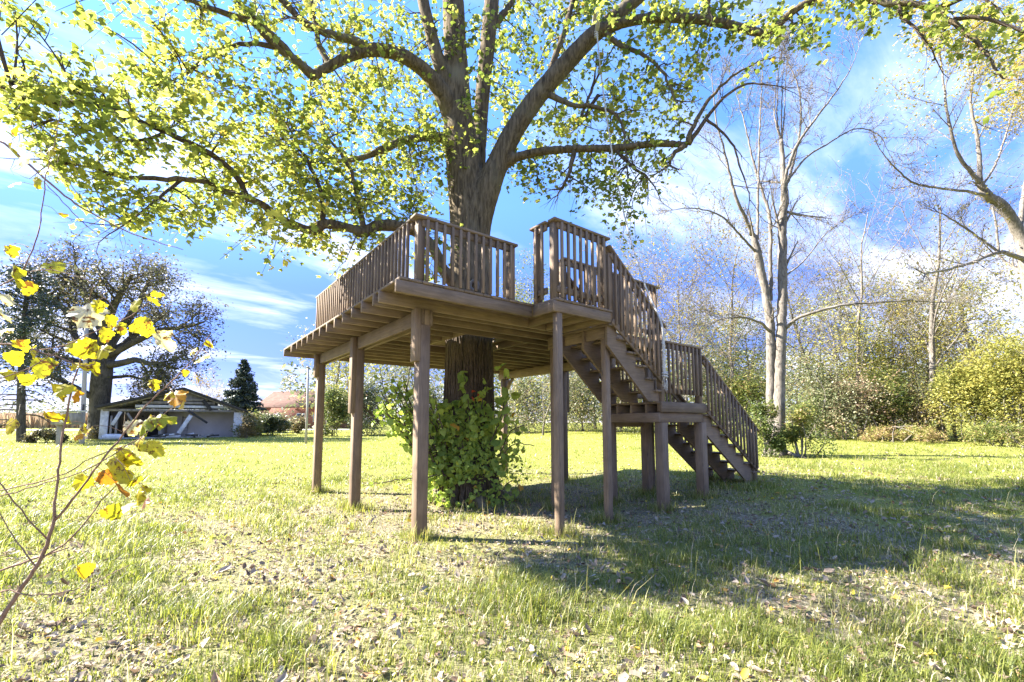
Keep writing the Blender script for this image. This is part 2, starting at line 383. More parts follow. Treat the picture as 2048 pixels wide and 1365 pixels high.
class Acc:
    """collects vertices and faces (tubes, boxes, prisms) for one mesh"""
    def __init__(s): s.V = []; s.Q = []; s.T = []; s.n = 0
    def add(s, V, Q=None, T=None):
        V = np.asarray(V, float)
        if Q is not None and len(Q): s.Q.append(np.asarray(Q) + s.n)
        if T is not None and len(T): s.T.append(np.asarray(T) + s.n)
        s.V.append(V); s.n += len(V)
    def tube(s, P, r, n=6, cap=True, wob=0.0):
        P = np.asarray(P, float); r = np.broadcast_to(np.asarray(r, float), (len(P),))
        t = np.gradient(P, axis=0); t /= np.linalg.norm(t, axis=1)[:, None] + 1e-9
        ref = np.array([0, 0, 1.0]) if abs(t[0, 2]) < 0.8 else np.array([1.0, 0, 0])
        a = np.cross(t, ref); bad = np.linalg.norm(a, axis=1) < 0.05
        a[bad] = np.cross(t[bad], np.array([0.3, 1, 0.2])); a /= np.linalg.norm(a, axis=1)[:, None]
        b = np.cross(t, a)
        th = np.arange(n) / n * 2 * math.pi
        rr = r[:, None] * (1 + (wob * (rng.random((len(P), n)) - 0.5) if wob else 0))
        V = P[:, None, :] + rr[..., None] * (np.cos(th)[None, :, None] * a[:, None, :] + np.sin(th)[None, :, None] * b[:, None, :])
        m = len(P)
        i = np.arange(m - 1)[:, None] * n; j = np.arange(n)[None, :]; k = (j + 1) % n
        Q = np.stack([i + j, i + k, i + n + k, i + n + j], -1).reshape(-1, 4)
        V = V.reshape(-1, 3); T = []
        if cap:
            V = np.vstack([V, P[:1], P[-1:]]); c0 = m * n; c1 = c0 + 1
            for q in range(n):
                T.append((c0, (q + 1) % n, q)); T.append((c1, (m - 1) * n + q, (m - 1) * n + (q + 1) % n))
        s.add(V, Q, T if T else None)
    def mesh(s, name, mat=None, smooth=True, tone=None):
        V = np.vstack(s.V); g = []
        if s.Q: g.append(np.vstack(s.Q))
        if s.T: g.append(np.vstack(s.T))
        return mesh_from(name, V, g, mat, tone, smooth)
_ctri = None
def cbox_arrays(L, W, H, c):
    """chamfered box centred on the origin, X is the length"""
    h = np.array([L, W, H]) / 2; c = min(c, 0.45 * min(L, W, H))
    V = []; idx = {}
    for sx in (-1, 1):
        for sy in (-1, 1):
            for sz in (-1, 1):
                s = np.array([sx, sy, sz])
                for ax in range(3):
                    p = s * h; q = p - s * c; q[ax] = p[ax]
                    idx[(sx, sy, sz, ax)] = len(V); V.append(q)
    Q = []; T = []
    V = np.array(V)
    def face(ids):
        p = V[list(ids)]; nrm = np.cross(p[1] - p[0], p[2] - p[0])
        ids = list(ids)
        if nrm @ p.mean(0) < 0: ids = ids[::-1]
        (Q if len(ids) == 4 else T).append(ids)
    for ax in range(3):
        o = [k for k in range(3) if k != ax]
        for s0 in (-1, 1):
            ids = []
            for a, b in ((-1, -1), (1, -1), (1, 1), (-1, 1)):
                s = [0, 0, 0]; s[ax] = s0; s[o[0]] = a; s[o[1]] = b
                ids.append(idx[(s[0], s[1], s[2], ax)])
            face(ids)
        for a in (-1, 1):
            for b in (-1, 1):                                     # edges running along ax
                s = [0, 0, 0]; s[o[0]] = a; s[o[1]] = b
                lo = list(s); lo[ax] = -1; hi = list(s); hi[ax] = 1
                face([idx[(*lo, o[0])], idx[(*lo, o[1])], idx[(*hi, o[1])], idx[(*hi, o[0])]])
    for sx in (-1, 1):
        for sy in (-1, 1):
            for sz in (-1, 1): face([idx[(sx, sy, sz, k)] for k in range(3)])
    return V, np.array(Q), np.array(T)
_boxes = {}
def box_mesh(name, L, W, H, mat, c=0.004):
    key = (name, round(L, 3), round(W, 3), round(H, 3), mat.name)
    if key not in _boxes:
        V, Q, T = cbox_arrays(L, W, H, c)
        _boxes[key] = mesh_from(name, V, [Q, T], mat)
    return _boxes[key]
def frame(d, up=(0, 0, 1)):
    x = Vector(d).normalized(); up = Vector(up)
    if abs(x.dot(up)) > 0.98: up = Vector((0, 1, 0))
    y = up.cross(x).normalized(); z = x.cross(y)
    return Matrix(((x[0], y[0], z[0]), (x[1], y[1], z[1]), (x[2], y[2], z[2]))).to_4x4()
def bar(name, p0, p1, W, H, parent, mat, c=0.004, up=(0, 0, 1)):
    """a board or post from p0 to p1 (centre line); W across, H along up"""
    p0 = Vector([float(v) for v in p0]); p1 = Vector([float(v) for v in p1])
    me = box_mesh(name, (p1 - p0).length, W, H, mat, c)
    o = bpy.data.objects.new(name, me); COL.objects.link(o)
    o.matrix_basis = Matrix.Translation((p0 + p1) / 2) @ frame(p1 - p0, up)
    if parent: hang(o, parent)
    return o
def block(name, lo, hi, parent, mat, c=0.004):
    """axis aligned box; its longest side becomes the grain direction"""
    lo = Vector(lo); hi = Vector(hi); d = hi - lo; mid = (lo + hi) / 2
    ax = max(range(3), key=lambda k: d[k])
    e = Vector((0, 0, 0)); e[ax] = d[ax] / 2
    if ax == 2: return bar(name, mid - e, mid + e, d[0], d[1], parent, mat, c, up=(0, 1, 0))
    if ax == 0: return bar(name, mid - e, mid + e, d[1], d[2], parent, mat, c)
    return bar(name, mid - e, mid + e, d[0], d[2], parent, mat, c)

# leaf templates: x = along the leaf, y = across, z = normal; quads and tris
def tmpl(kind):
    if kind == 'tulip':      # four lobes, cut-off tip, folded on the midrib
        half = [(0, 0), (0.08, 0.22), (0.30, 0.47), (0.48, 0.36), (0.62, 0.34), (0.95, 0.42), (0.84, 0.0)]
        V = []; 
        for x, y in half: V.append((x, y, -0.28 * y - 0.25 * (x - 0.4) ** 2))
        for x, y in half[1:-1]: V.append((x, -y, -0.28 * y - 0.25 * (x - 0.4) ** 2))
        V.append((0.46, 0, 0.0))
        # 0 base,1..5 right,6 tip,7..11 left,12 centre
        T = [(0, 12, 1), (1, 12, 2), (2, 12, 3), (3, 12, 4), (4, 12, 5), (5, 12, 6), (0, 7, 12), (7, 8, 12), (8, 9, 12), (9, 10, 12), (10, 11, 12), (11, 6, 12)]
    elif kind == 'heart':
        half = [(0, 0), (-0.10, 0.22), (0.06, 0.42), (0.30, 0.46), (0.58, 0.34), (0.82, 0.14), (1.02, 0.0)]
        V = []
        for x, y in half: V.append((x, y, -0.30 * y - 0.22 * (x - 0.35) ** 2))
        for x, y in half[1:-1]: V.append((x, -y, -0.22 * y - 0.22 * (x - 0.35) ** 2))
        V.append((0.38, 0, 0.02))
        T = [(0, 12, 1), (1, 12, 2), (2, 12, 3), (3, 12, 4), (4, 12, 5), (5, 12, 6), (0, 7, 12), (7, 8, 12), (8, 9, 12), (9, 10, 12), (10, 11, 12), (11, 6, 12)]
    elif kind == 'curl':     # dry fallen leaf
        V = [(0, 0, 0), (0.25, 0.3, 0.16), (0.7, 0.26, 0.20), (1, 0.02, 0.10), (0.7, -0.28, 0.14), (0.28, -0.3, 0.22), (0.5, 0, 0.0)]
        T = [(0, 6, 1), (1, 6, 2), (2, 6, 3), (3, 6, 4), (4, 6, 5), (5, 6, 0)]
        T = [(a, c, b) for a, b, c in T]
    elif kind == 'ragged':   # broad toothed leaf, wavy surface, two rings of faces
        th = np.linspace(-2.75, 2.75, 27)
        out = 0.50 * (1 + 0.10 * np.cos(3 * th) + 0.07 * np.sign(np.sin(th * 12.5)) + 0.16 * np.cos(th) ** 3)
        V = [(0.0, 0.0, 0.0), (0.42, 0, 0.03)]
        for k, f in ((0, 0.55), (1, 1.0)):
            for t, o in zip(th, out):
                x = 0.42 + f * o * math.cos(t) * (1.12 if abs(t) < 1.4 else 0.85); y = f * o * math.sin(t)
                V.append((x, y, -0.22 * abs(y) - 0.25 * (x - 0.4) ** 2 + f * f * 0.055 * math.sin(t * 5.0 + 1)))
        n = len(th); T = []
        for i in range(n - 1):
            a, b = 2 + i, 3 + i; c, d = 2 + n + i, 3 + n + i
            T += [(1, a, b), (a, c, d), (a, d, b)]
        T += [(0, 2 + n, 2), (0, 2, 1), (0, 1, 1 + n), (0, 1 + n, 1 + 2 * n)]
    else:                    # simple ovate diamond
        V = [(0, 0, 0), (0.45, 0.27, -0.05), (1, 0, -0.08), (0.45, -0.27, -0.05)]
        T = [(0, 2, 1), (0, 3, 2)]
    return np.array(V, float), np.array(T, int)
def orient(n, upbias=0.4, droop=0.0, r=None):
    """random orthonormal frames: leaf axis X, side Y, normal Z"""
    r = r or rng
    nz = r.normal(size=(n, 3)) * (1 - upbias); nz[:, 2] = np.abs(nz[:, 2]) + upbias * 1.6
    nz /= np.linalg.norm(nz, axis=1)[:, None]
    x = r.normal(size=(n, 3)); x[:, 2] -= droop
    x -= (x * nz).sum(1)[:, None] * nz; x /= np.linalg.norm(x, axis=1)[:, None] + 1e-9
    y = np.cross(nz, x)
    return x, y, nz
def leaves(P, size, kind, frames, jit=0.12, r=None):
    r = r or rng
    V0, T0 = tmpl(kind); n = len(P); k = len(V0)
    x, y, z = frames
    size = np.broadcast_to(size, (n,))
    W = np.repeat(V0[None], n, 0) * (1 + (0.3 if kind == 'ragged' else 1) * jit * r.normal(size=(n, k, 1)) * 0.5)
    W[:, :, 1] *= (0.8 + 0.4 * r.random((n, 1))); W[:, :, 2] *= (0.3 + 1.7 * r.random((n, 1)))
    V = P[:, None] + size[:, None, None] * (W[..., :1] * x[:, None] + W[..., 1:2] * y[:, None] + W[..., 2:] * z[:, None])
    T = T0[None] + (np.arange(n) * k)[:, None, None]
    return V.reshape(-1, 3), T.reshape(-1, 3), k
def leaf_mesh(name, P, size, kind, tone, mat, upbias=0.4, droop=0.3, frames=None):
    fr = frames or orient(len(P), upbias, droop)
    V, T, k = leaves(P, size, kind, fr)
    return mesh_from(name, V, [T], mat, np.repeat(tone, k))
_leafvar = {}
def leaf_parts(name, P, size, tone, fr, kind, mat, parent, levels=7):
    """single leaves as objects that share a few meshes"""
    r = np.random.default_rng(5)
    key = (kind, mat.name, levels)
    if key not in _leafvar:
        _leafvar[key] = []
        for i in range(levels):
            for v in range(2):
                V, T, k = leaves(np.zeros((1, 3)), 1.0, kind, tuple(np.eye(3)[a][None] for a in range(3)), 0.15, r)
                _leafvar[key].append(mesh_from(name, V, [T], mat, np.full(k, (i + 0.5) / levels)))
    x, y, z = fr
    for i in range(len(P)):
        me = _leafvar[key][min(levels - 1, int(tone[i] * levels)) * 2 + i % 2]
        o = bpy.data.objects.new(name, me); COL.objects.link(o)
        s = float(size[i])
        o.matrix_basis = Matrix(((x[i][0] * s, y[i][0] * s, z[i][0] * s, P[i][0]), (x[i][1] * s, y[i][1] * s, z[i][1] * s, P[i][1]), (x[i][2] * s, y[i][2] * s, z[i][2] * s, P[i][2]), (0, 0, 0, 1)))
        hang(o, parent)
def inframe(P, margin=0):
    q = np.asarray(P) - CAM; d = q @ _F
    x = 1024 + FPX * (q @ _R2) / d; y = CY - FPX * (q @ _U2) / d
    return (d > 0.3) & (x > -margin) & (x < 2048 + margin) & (y > -margin) & (y < 1365 + margin), d

# ================================================================== THE GROUND
def build_ground():
    du = np.concatenate([np.linspace(-8, 30, 120), np.geomspace(30.6, 900, 50)])
    lv = np.concatenate([-np.geomspace(1000, 31, 40), np.linspace(-30, 30, 130), np.geomspace(31, 1000, 40)])
    D, Lg = np.meshgrid(du, lv, indexing='ij')
    X = CAM[0] + FW[0] * D + RT[0] * Lg; Y = CAM[1] + FW[1] * D + RT[1] * Lg
    V = np.stack([X, Y, gz(X, Y)], -1).reshape(-1, 3)
    a, b = D.shape
    i = np.arange(a - 1)[:, None] * b; j = np.arange(b - 1)[None]
    Q = np.stack([i + j, i + b + j, i + b + j + 1, i + j + 1], -1).reshape(-1, 4)
    m, n, l, out = newmat('lawn_soil')
    g = n.new('ShaderNodeNewGeometry')
    def nz(sc, det=6, ro=0.6):
        t = n.new('ShaderNodeTexNoise'); t.inputs['Scale'].default_value = sc; t.inputs['Detail'].default_value = det; t.inputs['Roughness'].default_value = ro
        l.new(g.outputs['Position'], t.inputs['Vector']); return t
    fine = nz(26, 8, 0.7); mid = nz(1.1, 6, 0.62); bigp = nz(0.22, 4)
    litter = ramp(n, [(0.30, (0.06, 0.052, 0.034)), (0.50, (0.20, 0.175, 0.11)), (0.68, (0.42, 0.37, 0.28))]); l.new(fine.outputs['Fac'], litter.inputs[0])
    green = ramp(n, [(0.30, (0.085, 0.10, 0.025)), (0.5, (0.20, 0.215, 0.045)), (0.75, (0.34, 0.33, 0.09))]); l.new(fine.outputs['Fac'], green.inputs[0])
    # greener away from the tree
    vm = n.new('ShaderNodeVectorMath'); vm.operation = 'DISTANCE'; vm.inputs[1].default_value = (0.3, -1.5, 0)
    l.new(g.outputs['Position'], vm.inputs[0])
    mr = n.new('ShaderNodeMapRange'); mr.inputs['From Min'].default_value = 4; mr.inputs['From Max'].default_value = 15; mr.inputs['To Min'].default_value = -0.12; mr.inputs['To Max'].default_value = 0.42
    l.new(vm.outputs['Value'], mr.inputs['Value'])
    ad = n.new('ShaderNodeMath'); ad.operation = 'ADD'; l.new(mid.outputs['Fac'], ad.inputs[0]); l.new(mr.outputs[0], ad.inputs[1])
    ad2 = n.new('ShaderNodeMath'); ad2.operation = 'MULTIPLY_ADD'; ad2.inputs[1].default_value = 0.5; l.new(bigp.outputs['Fac'], ad2.inputs[0]); l.new(ad.outputs[0], ad2.inputs[2])
    fr = ramp(n, [(0.58, (0, 0, 0)), (0.86, (1, 1, 1))]); l.new(ad2.outputs[0], fr.inputs[0])
    mx = n.new('ShaderNodeMixRGB'); l.new(fr.outputs[0], mx.inputs[0]); l.new(litter.outputs[0], mx.inputs[1]); l.new(green.outputs[0], mx.inputs[2])
    p = n.new('ShaderNodeBsdfPrincipled'); p.inputs['Roughness'].default_value = 0.95; p.inputs['Specular IOR Level'].default_value = 0.1
    l.new(mx.outputs[0], p.inputs['Base Color'])
    bp = n.new('ShaderNodeBump'); bp.inputs['Strength'].default_value = 0.9; bp.inputs['Distance'].default_value = 0.04
    l.new(fine.outputs['Fac'], bp.inputs['Height']); l.new(bp.outputs[0], p.inputs['Normal']); l.new(p.outputs[0], out.inputs[0])
    o = link('lawn_ground', mesh_from('lawn_ground', V, [Q], m, smooth=True))
    tag(o, kind='structure')
build_ground()

def wedge(n, d0, d1, power, r):
    """points on the ground of the viewed wedge and a little round it; density ~ d^-power"""
    u = r.random(n); e = 2 - power
    d = (d0 ** e + u * (d1 ** e - d0 ** e)) ** (1 / e)
    l = (r.random(n) * 2 - 1) * (1.28 * d + 0.8)
    return CAM[0] + FW[0] * d + RT[0] * l, CAM[1] + FW[1] * d + RT[1] * l, d, l
def patch(x, y):
    """0 bare and littered .. 1 lush"""
    b = fbm(x * 1.5 + 11, y * 1.5 + 3, 4) + 0.30 * (fbm(x * 0.3, y * 0.3, 2) - 0.5)
    dist = np.hypot(x - 0.3, y + 1.5)
    return np.clip((b - 0.5) * 2.6 + 0.55 + 0.40 * ss(3.5, 13, dist), 0.08, 1)
def build_grass():
    r = np.random.default_rng(21)
    parts = []
    for n, d0, d1, pw, wid, hgt in ((245000, 1.7, 12, 1.25, 0.0047, 0.082), (170000, 11, 50, 1.25, 0.0085, 0.08)):
        # tufts: several blades share a root
        nt = n // 5
        x, y, d, l = wedge(nt, d0, d1, pw, r)
        pz = patch(x, y)
        keep = r.random(nt) < 0.10 + 0.90 * pz
        x, y, d, pz = x[keep], y[keep], d[keep], pz[keep]
        k = 5
        x = np.repeat(x, k); y = np.repeat(y, k); d = np.repeat(d, k); pz = np.repeat(pz, k)
        sp = 0.018 + 0.004 * d
        x = x + r.normal(size=len(x)) * sp; y = y + r.normal(size=len(x)) * sp
        m = len(x)
        z = gz(x, y) - 0.004
        th = r.random(m) * 2 * math.pi
        tuft = fbm(x * 2.1 + 7, y * 2.1 + 9, 3)
        h = hgt * (0.45 + 0.9 * r.random(m)) * (0.65 + 0.9 * np.clip((tuft - 0.45) * 4, 0, 1.6)) * (0.75 + 0.4 * pz)
        w = wid * (0.6 + 0.8 * r.random(m)) * (1 + d / 11)
        lean = h * (0.25 + 0.9 * r.random(m))
        dx, dy = np.cos(th), np.sin(th)
        B = np.stack([x, y, z], -1)
        side = np.stack([-dy, dx, np.zeros(m)], -1) * w[:, None] / 2
        mid = B + np.stack([dx * lean * 0.35, dy * lean * 0.35, h * 0.62], -1)
        tip = B + np.stack([dx * lean, dy * lean, h * (0.95 - 0.25 * r.random(m))], -1)
        V = np.stack([B - side, B + side, mid + side * 0.75, mid - side * 0.75, tip], 1)
        tone = np.clip(0.42 + 0.22 * r.normal(size=m) * 0.8 - 0.22 * (pz - 0.5) + 0.25 * ss(10, 30, d), 0, 0.8)
        dry = r.random(m) < 0.30 * (1.15 - pz)
        tone[dry] = 0.86 + 0.14 * r.random(dry.sum())
        parts.append((V, tone))
    for (pu, pv) in ((-.045, -.01), (-.045, 2.39), (-.045, 4.74), (5.03, .2), (5.03, 2.62), (5.03, 5.02), (1.43, -.98), (2.56, -.82), (2.56, .3), (3.745, -.945), (4.935, -.945), (3.745, .1), (4.8, .1), (6.85, -.96), (6.95, .03), (1.88, 1.92)):
        m = 520 if pu < 5.5 else 260
        rad = 0.62 if pu == 1.88 else 0.075
        a = r.random(m) * 6.283; q = rad + 0.02 + 0.16 * r.random(m) ** 1.6
        x = pu + q * np.cos(a); y = pv + q * np.sin(a)
        h = 0.05 + 0.17 * r.random(m) ** 2; w = 0.0045 * (0.6 + 0.8 * r.random(m)); th = a + r.normal(size=m) * 1.2
        B = np.stack([x, y, gz(x, y) - 0.004], -1); dx, dy = np.cos(th), np.sin(th); lean = h * (0.1 + 0.6 * r.random(m))
        side = np.stack([-dy, dx, np.zeros(m)], -1) * w[:, None] / 2
        mid = B + np.stack([dx * lean * 0.35, dy * lean * 0.35, h * 0.62], -1); tip = B + np.stack([dx * lean, dy * lean, h], -1)
        parts.append((np.stack([B - side, B + side, mid + side * 0.75, mid - side * 0.75, tip], 1), np.where(r.random(m) < 0.2, 0.9, np.clip(0.4 + 0.2 * r.normal(size=m), 0, 0.8))))
    # long seed stalks standing over the near grass
    x, y, d, l = wedge(1500, 2.2, 14, 1.2, r); m = len(x); h = 0.16 + 0.22 * r.random(m); th = r.random(m) * 6.283
    B = np.stack([x, y, gz(x, y)], -1); dx, dy = np.cos(th), np.sin(th); lean = h * (0.2 + 0.7 * r.random(m)); w = 0.0032 * (1 + d / 9)
    side = np.stack([-dy, dx, np.zeros(m)], -1) * w[:, None] / 2
    mid = B + np.stack([dx * lean * 0.35, dy * lean * 0.35, h * 0.62], -1); tip = B + np.stack([dx * lean, dy * lean, h], -1)
    parts.append((np.stack([B - side, B + side, mid + side * 0.8, mid - side * 0.8, tip], 1), np.clip(0.7 + 0.2 * r.normal(size=m), 0.3, 1)))
    V = np.concatenate([p[0] for p in parts]); tone = np.concatenate([p[1] for p in parts])
    m = len(V); base = (np.arange(m) * 5)[:, None]
    near = np.linalg.norm(V[:, 0, :2] - CAM[:2], axis=1) < 12.5       # far blades are a single face
    Q = base[near] + np.array([[0, 1, 2, 3]]); T = np.vstack([base[near] + np.array([[3, 2, 4]]), base[~near] + np.array([[0, 1, 4]])])
    o = link('grass', mesh_from('grass', V.reshape(-1, 3), [Q, T], M_GRASS, np.repeat(tone, 5)))
    tag(o, 'short green and straw coloured grass growing across the yard', 'grass', kind='stuff')
    # tall wispy seed stalks
def build_litter():
    r = np.random.default_rng(22)
    x, y, d, l = wedge(54000, 1.8, 20, 1.2, r)
    pz = patch(x, y)
    dist = np.hypot(x - 0.8, y + 0.5)
    keep = r.random(len(x)) < (1.05 - 0.60 * pz) * (1.0 - 0.70 * ss(6, 15, dist))
    x, y, d = x[keep], y[keep], d[keep]
    n = len(x)
    z = gz(x, y) + 0.004 + 0.03 * r.random(n)
    s = 0.024 + 0.050 * r.random(n) ** 2.4
    tone = np.clip(0.37 + 0.25 * r.normal(size=n), 0, 0.84)
    hot = r.random(n) < 0.08
    tone[hot] = 0.86 + 0.14 * r.random(hot.sum())
    fr = orient(n, 0.45, 0.0, r)
    V, T, k = leaves(np.stack([x, y, z], -1), s, 'curl', fr, 0.5, r)
    o = link('leaf_litter', mesh_from('leaf_litter', V, [T], M_LITTER, np.repeat(tone, k)))
    tag(o, 'dry curled brown and grey leaves fallen in the grass', 'fallen leaves', kind='stuff')
build_grass(); build_litter()

# ================================================================== THE DECK
ZD = 3.07; ZJT = 3.035; ZJB = 2.89; ZBB = 2.69
def build_deck():
    root = empty('treehouse_deck', (0, 0, 0), 'raised brown wooden deck on tall posts round the big trunk, stairs down one side', 'deck')
    W = M_WOOD
    def g(u, v): return float(gz(u, v)) - 0.25
    # --- posts of the left beam (notched, core rises between the two beam plies)
    for v, zb in ((-0.01, 2.21), (2.39, 1.60), (4.74, 2.40)):
        u = -0.045
        block('post', (u - 0.075, v - 0.075, g(u, v)), (u + 0.075, v + 0.075, ZBB - 0.002), root, W, 0.006)
        block('post_core', (-0.055, v - 0.073, ZBB - 0.002), (0.019, v + 0.073, ZJB - 0.002), root, W, 0.004)
        block('post_cleat', (-0.182, v - 0.079, zb), (-0.1035, v + 0.058, ZJB - 0.003), root, W, 0.005)
    for a, b in ((-0.1005, -0.056), (0.021, 0.066)):
        block('beam', (a, -0.082, ZBB), (b, 5.0, ZJB - 0.001), root, W)
    # --- right beam
    for v, zb in ((0.2, 2.0), (2.62, 1.69), (5.02, 2.4)):
        u = 5.03
        block('post', (u - 0.075, v - 0.075, g(u, v)), (u + 0.075, v + 0.075, ZBB - 0.002), root, W, 0.006)
        block('post_cleat', (5.107, v - 0.07, zb), (5.18, v + 0.06, ZJB - 0.003), root, W)
    for a, b in ((4.956, 5.0), (5.06, 5.104)):
        block('beam', (a, 0.08, ZBB), (b, 5.2, ZJB - 0.001), root, W)
    # small knee brace by the far right post
    bar('brace', (5.03, 4.94, 2.35), (5.03, 4.62, 2.68), 0.09, 0.05, root, W)
    # --- posts and beam under the stair head
    block('post', (1.383, -1.028, g(1.43, -0.98)), (1.477, -0.934, ZJB - 0.004), root, W, 0.005)
    block('post', (2.512, -0.872, g(2.56, -0.82)), (2.608, -0.776, ZJB - 0.004), root, W, 0.005)
    block('post', (2.512, 0.252, g(2.56, 0.3)), (2.608, 0.348, ZBB - 0.003), root, W, 0.005)
    block('beam', (2.503, -0.864, ZBB), (2.546, 0.39, ZJB - 0.006), root, W)
    # --- joists (along u)
    hole = (1.22, 2.56, 1.20, 2.62)      # trunk opening u0,u1,v0,v1
    for v in (-0.05, 0.137, 0.557, 0.953, 1.358, 1.756, 2.17, 2.581, 2.998, 3.404, 3.816, 4.224, 4.66, 4.737):
        if hole[2] < v < hole[3]:
            block('joist', (-0.647, v, ZJB), (hole[0] - 0.022, v + 0.042, ZJT), root, W)
            block('joist', (hole[1] + 0.022, v, ZJB), (5.12, v + 0.042, ZJT), root, W)
        else:
            block('joist', (-0.647, v, ZJB), (5.12, v + 0.042, ZJT), root, W)
    for u in (hole[0], hole[1]):
        block('header', (u - 0.02, 1.0, ZJB + 0.002), (u + 0.02, 2.578, ZJT - 0.002), root, W)
    # --- rims
    block('fascia', (-0.669, -0.603, ZJB - 0.004), (1.312, -0.561, ZJT - 0.003), root, W, 0.005)
    block('fascia', (-0.647, 5.414, ZJB), (5.12, 5.456, ZJT), root, W)
    block('fascia', (5.123, -0.05, ZJB), (5.165, 5.45, ZJT - 0.002), root, W)
    block('fascia', (1.315, -1.002, ZJB - 0.004), (1.357, -0.607, ZJT - 0.003), root, W, 0.005)
    block('fascia', (1.315, -1.046, ZJB - 0.004), (2.44, -1.004, ZJT - 0.003), root, W, 0.005)
    block('fascia', (2.398, -1.002, ZJB - 0.004), (2.44, -0.054, ZJT - 0.003), root, W, 0.005)
    for u in (1.72, 2.08):
        block('joist', (u - 0.02, -1.0, ZJB), (u + 0.02, -0.055, ZJT), root, W)
    # --- deck boards (along v), cut round the trunk
    n = 41; w = (5.165 + 0.63) / n
    for i in range(n):
        u0 = -0.63 + i * w; u1 = u0 + w - 0.007; uc = (u0 + u1) / 2
        v0 = -0.612 if uc < 1.30 else (-1.058 if uc < 2.43 else -0.06)
        v0 += 0.006 * math.sin(i * 2.7); v1 = 5.56 + 0.006 * math.sin(i * 1.9)
        segs = [(v0, v1)]
        k = 0.54 ** 2 - (uc - 1.88) ** 2
        if k > 0: segs = [(v0, 1.92 - math.sqrt(k)), (1.92 + math.sqrt(k), v1)]
        for a, b in segs:
            block('deck_board', (u0, a, ZJT + 0.001), (u1, b, ZD), root, M_WOODB, 0.004)
    # --- railings ---------------------------------------------------------
    def railing(p, q, z0, z1, out, nb, posts=(), bottom=None, ends=(0, 0), cw=0.14, zb0=None, slope=None, label=None):
        """p,q: plan ends of the post line; out: unit vector to the outside; z0,z1 = rail top at p and q;
        zb0: foot height of balusters at p,q"""
        p = np.array(p, float); q = np.array(q, float); out = np.array(out, float)
        d = (q - p) / np.linalg.norm(q - p)
        def P(t, off, z): 
            c = p + (q - p) * t + out * off
            return (c[0], c[1], z)
        L = np.linalg.norm(q - p)
        a = -ends[0] / L; b = 1 + ends[1] / L
        za = z0 + (z1 - z0) * a; zb_ = z0 + (z1 - z0) * b
        cap = bar('railing', P(a, 0.03, za - 0.0175), P(b, 0.03, zb_ - 0.0175), cw, 0.035, root, W, 0.006)
        if label: cap['label'] = label
        bar('top_rail', P(0, 0.053, z0 - 0.08), P(1, 0.053, z1 - 0.08), 0.034, 0.085, cap, W)
        if bottom is not None:
            bar('bottom_rail', P(0, 0.053, zb0[0] + bottom), P(1, 0.053, zb0[1] + bottom), 0.034, 0.085, cap, W)
        for t, zf in posts:
            z = z0 + (z1 - z0) * t - 0.037
            c = p + (q - p) * t
            pm = 'rail_post'
            block(pm, (c[0] - 0.047, c[1] - 0.047, zf), (c[0] + 0.047, c[1] + 0.047, z - abs(z1 - z0) * 0.03), cap, W, 0.005)
        for i in range(nb):
            t = (i + 0.5) / nb
            z = z0 + (z1 - z0) * t - 0.036
            zf = zb0[0] + (zb0[1] - zb0[0]) * t
            if slope: zf -= 0.03
            x, y, _ = P(t, 0.0895, 0)
            hh = round((z - 0.012 - zf), 2)
            s = 0.0175
            block('baluster', (x - s, y - s, z - 0.006 - hh), (x + s, y + s, z - 0.006), cap, W, 0.003)
        return cap
    RM = 3.859; RH = 4.163
    foot = ZD + 0.001
    railing((-0.35, -0.515), (1.0, -0.515), RM, RM, (0, -1), 12, ((0, foot), (1, foot)), zb0=(foot, foot), ends=(0.1085, 0.06))
    railing((-0.35, -0.43), (-0.35, 3.68), RM, RM, (-1, 0), 36, ((0.5, foot), (1, foot)), zb0=(foot, foot), ends=(0.012, 0.075))
    railing((-0.28, 3.68), (4.98, 3.68), RM, RM, (0, 1), 40, ((0.5, foot), (1, foot)), zb0=(foot, foot), ends=(0.0, 0.06))
    railing((5.03, 0.09), (5.03, 3.6), RM, RM, (1, 0), 27, ((0.5, foot),), zb0=(foot, foot))
    # stair-head railings, higher
    railing((1.40, -0.962), (2.36, -0.962), RH, RH, (0, -1), 8, ((0, foot), (1, foot)), bottom=0.13, zb0=(foot, foot), ends=(0.08, 0.09))
    railing((1.40, -0.88), (1.40, -0.63), RH, RH, (-1, 0), 2, ((1, foot),), bottom=0.13, zb0=(foot, foot), ends=(0.01, 0.07))
    railing((2.50, 0.0), (5.03, 0.0), RH, RH, (0, -1), 20, ((0, foot), (1, foot)), bottom=0.13, zb0=(foot, foot), ends=(0.05, 0.1))
    # --- stairs -----------------------------------------------------------
    ZL = 1.775
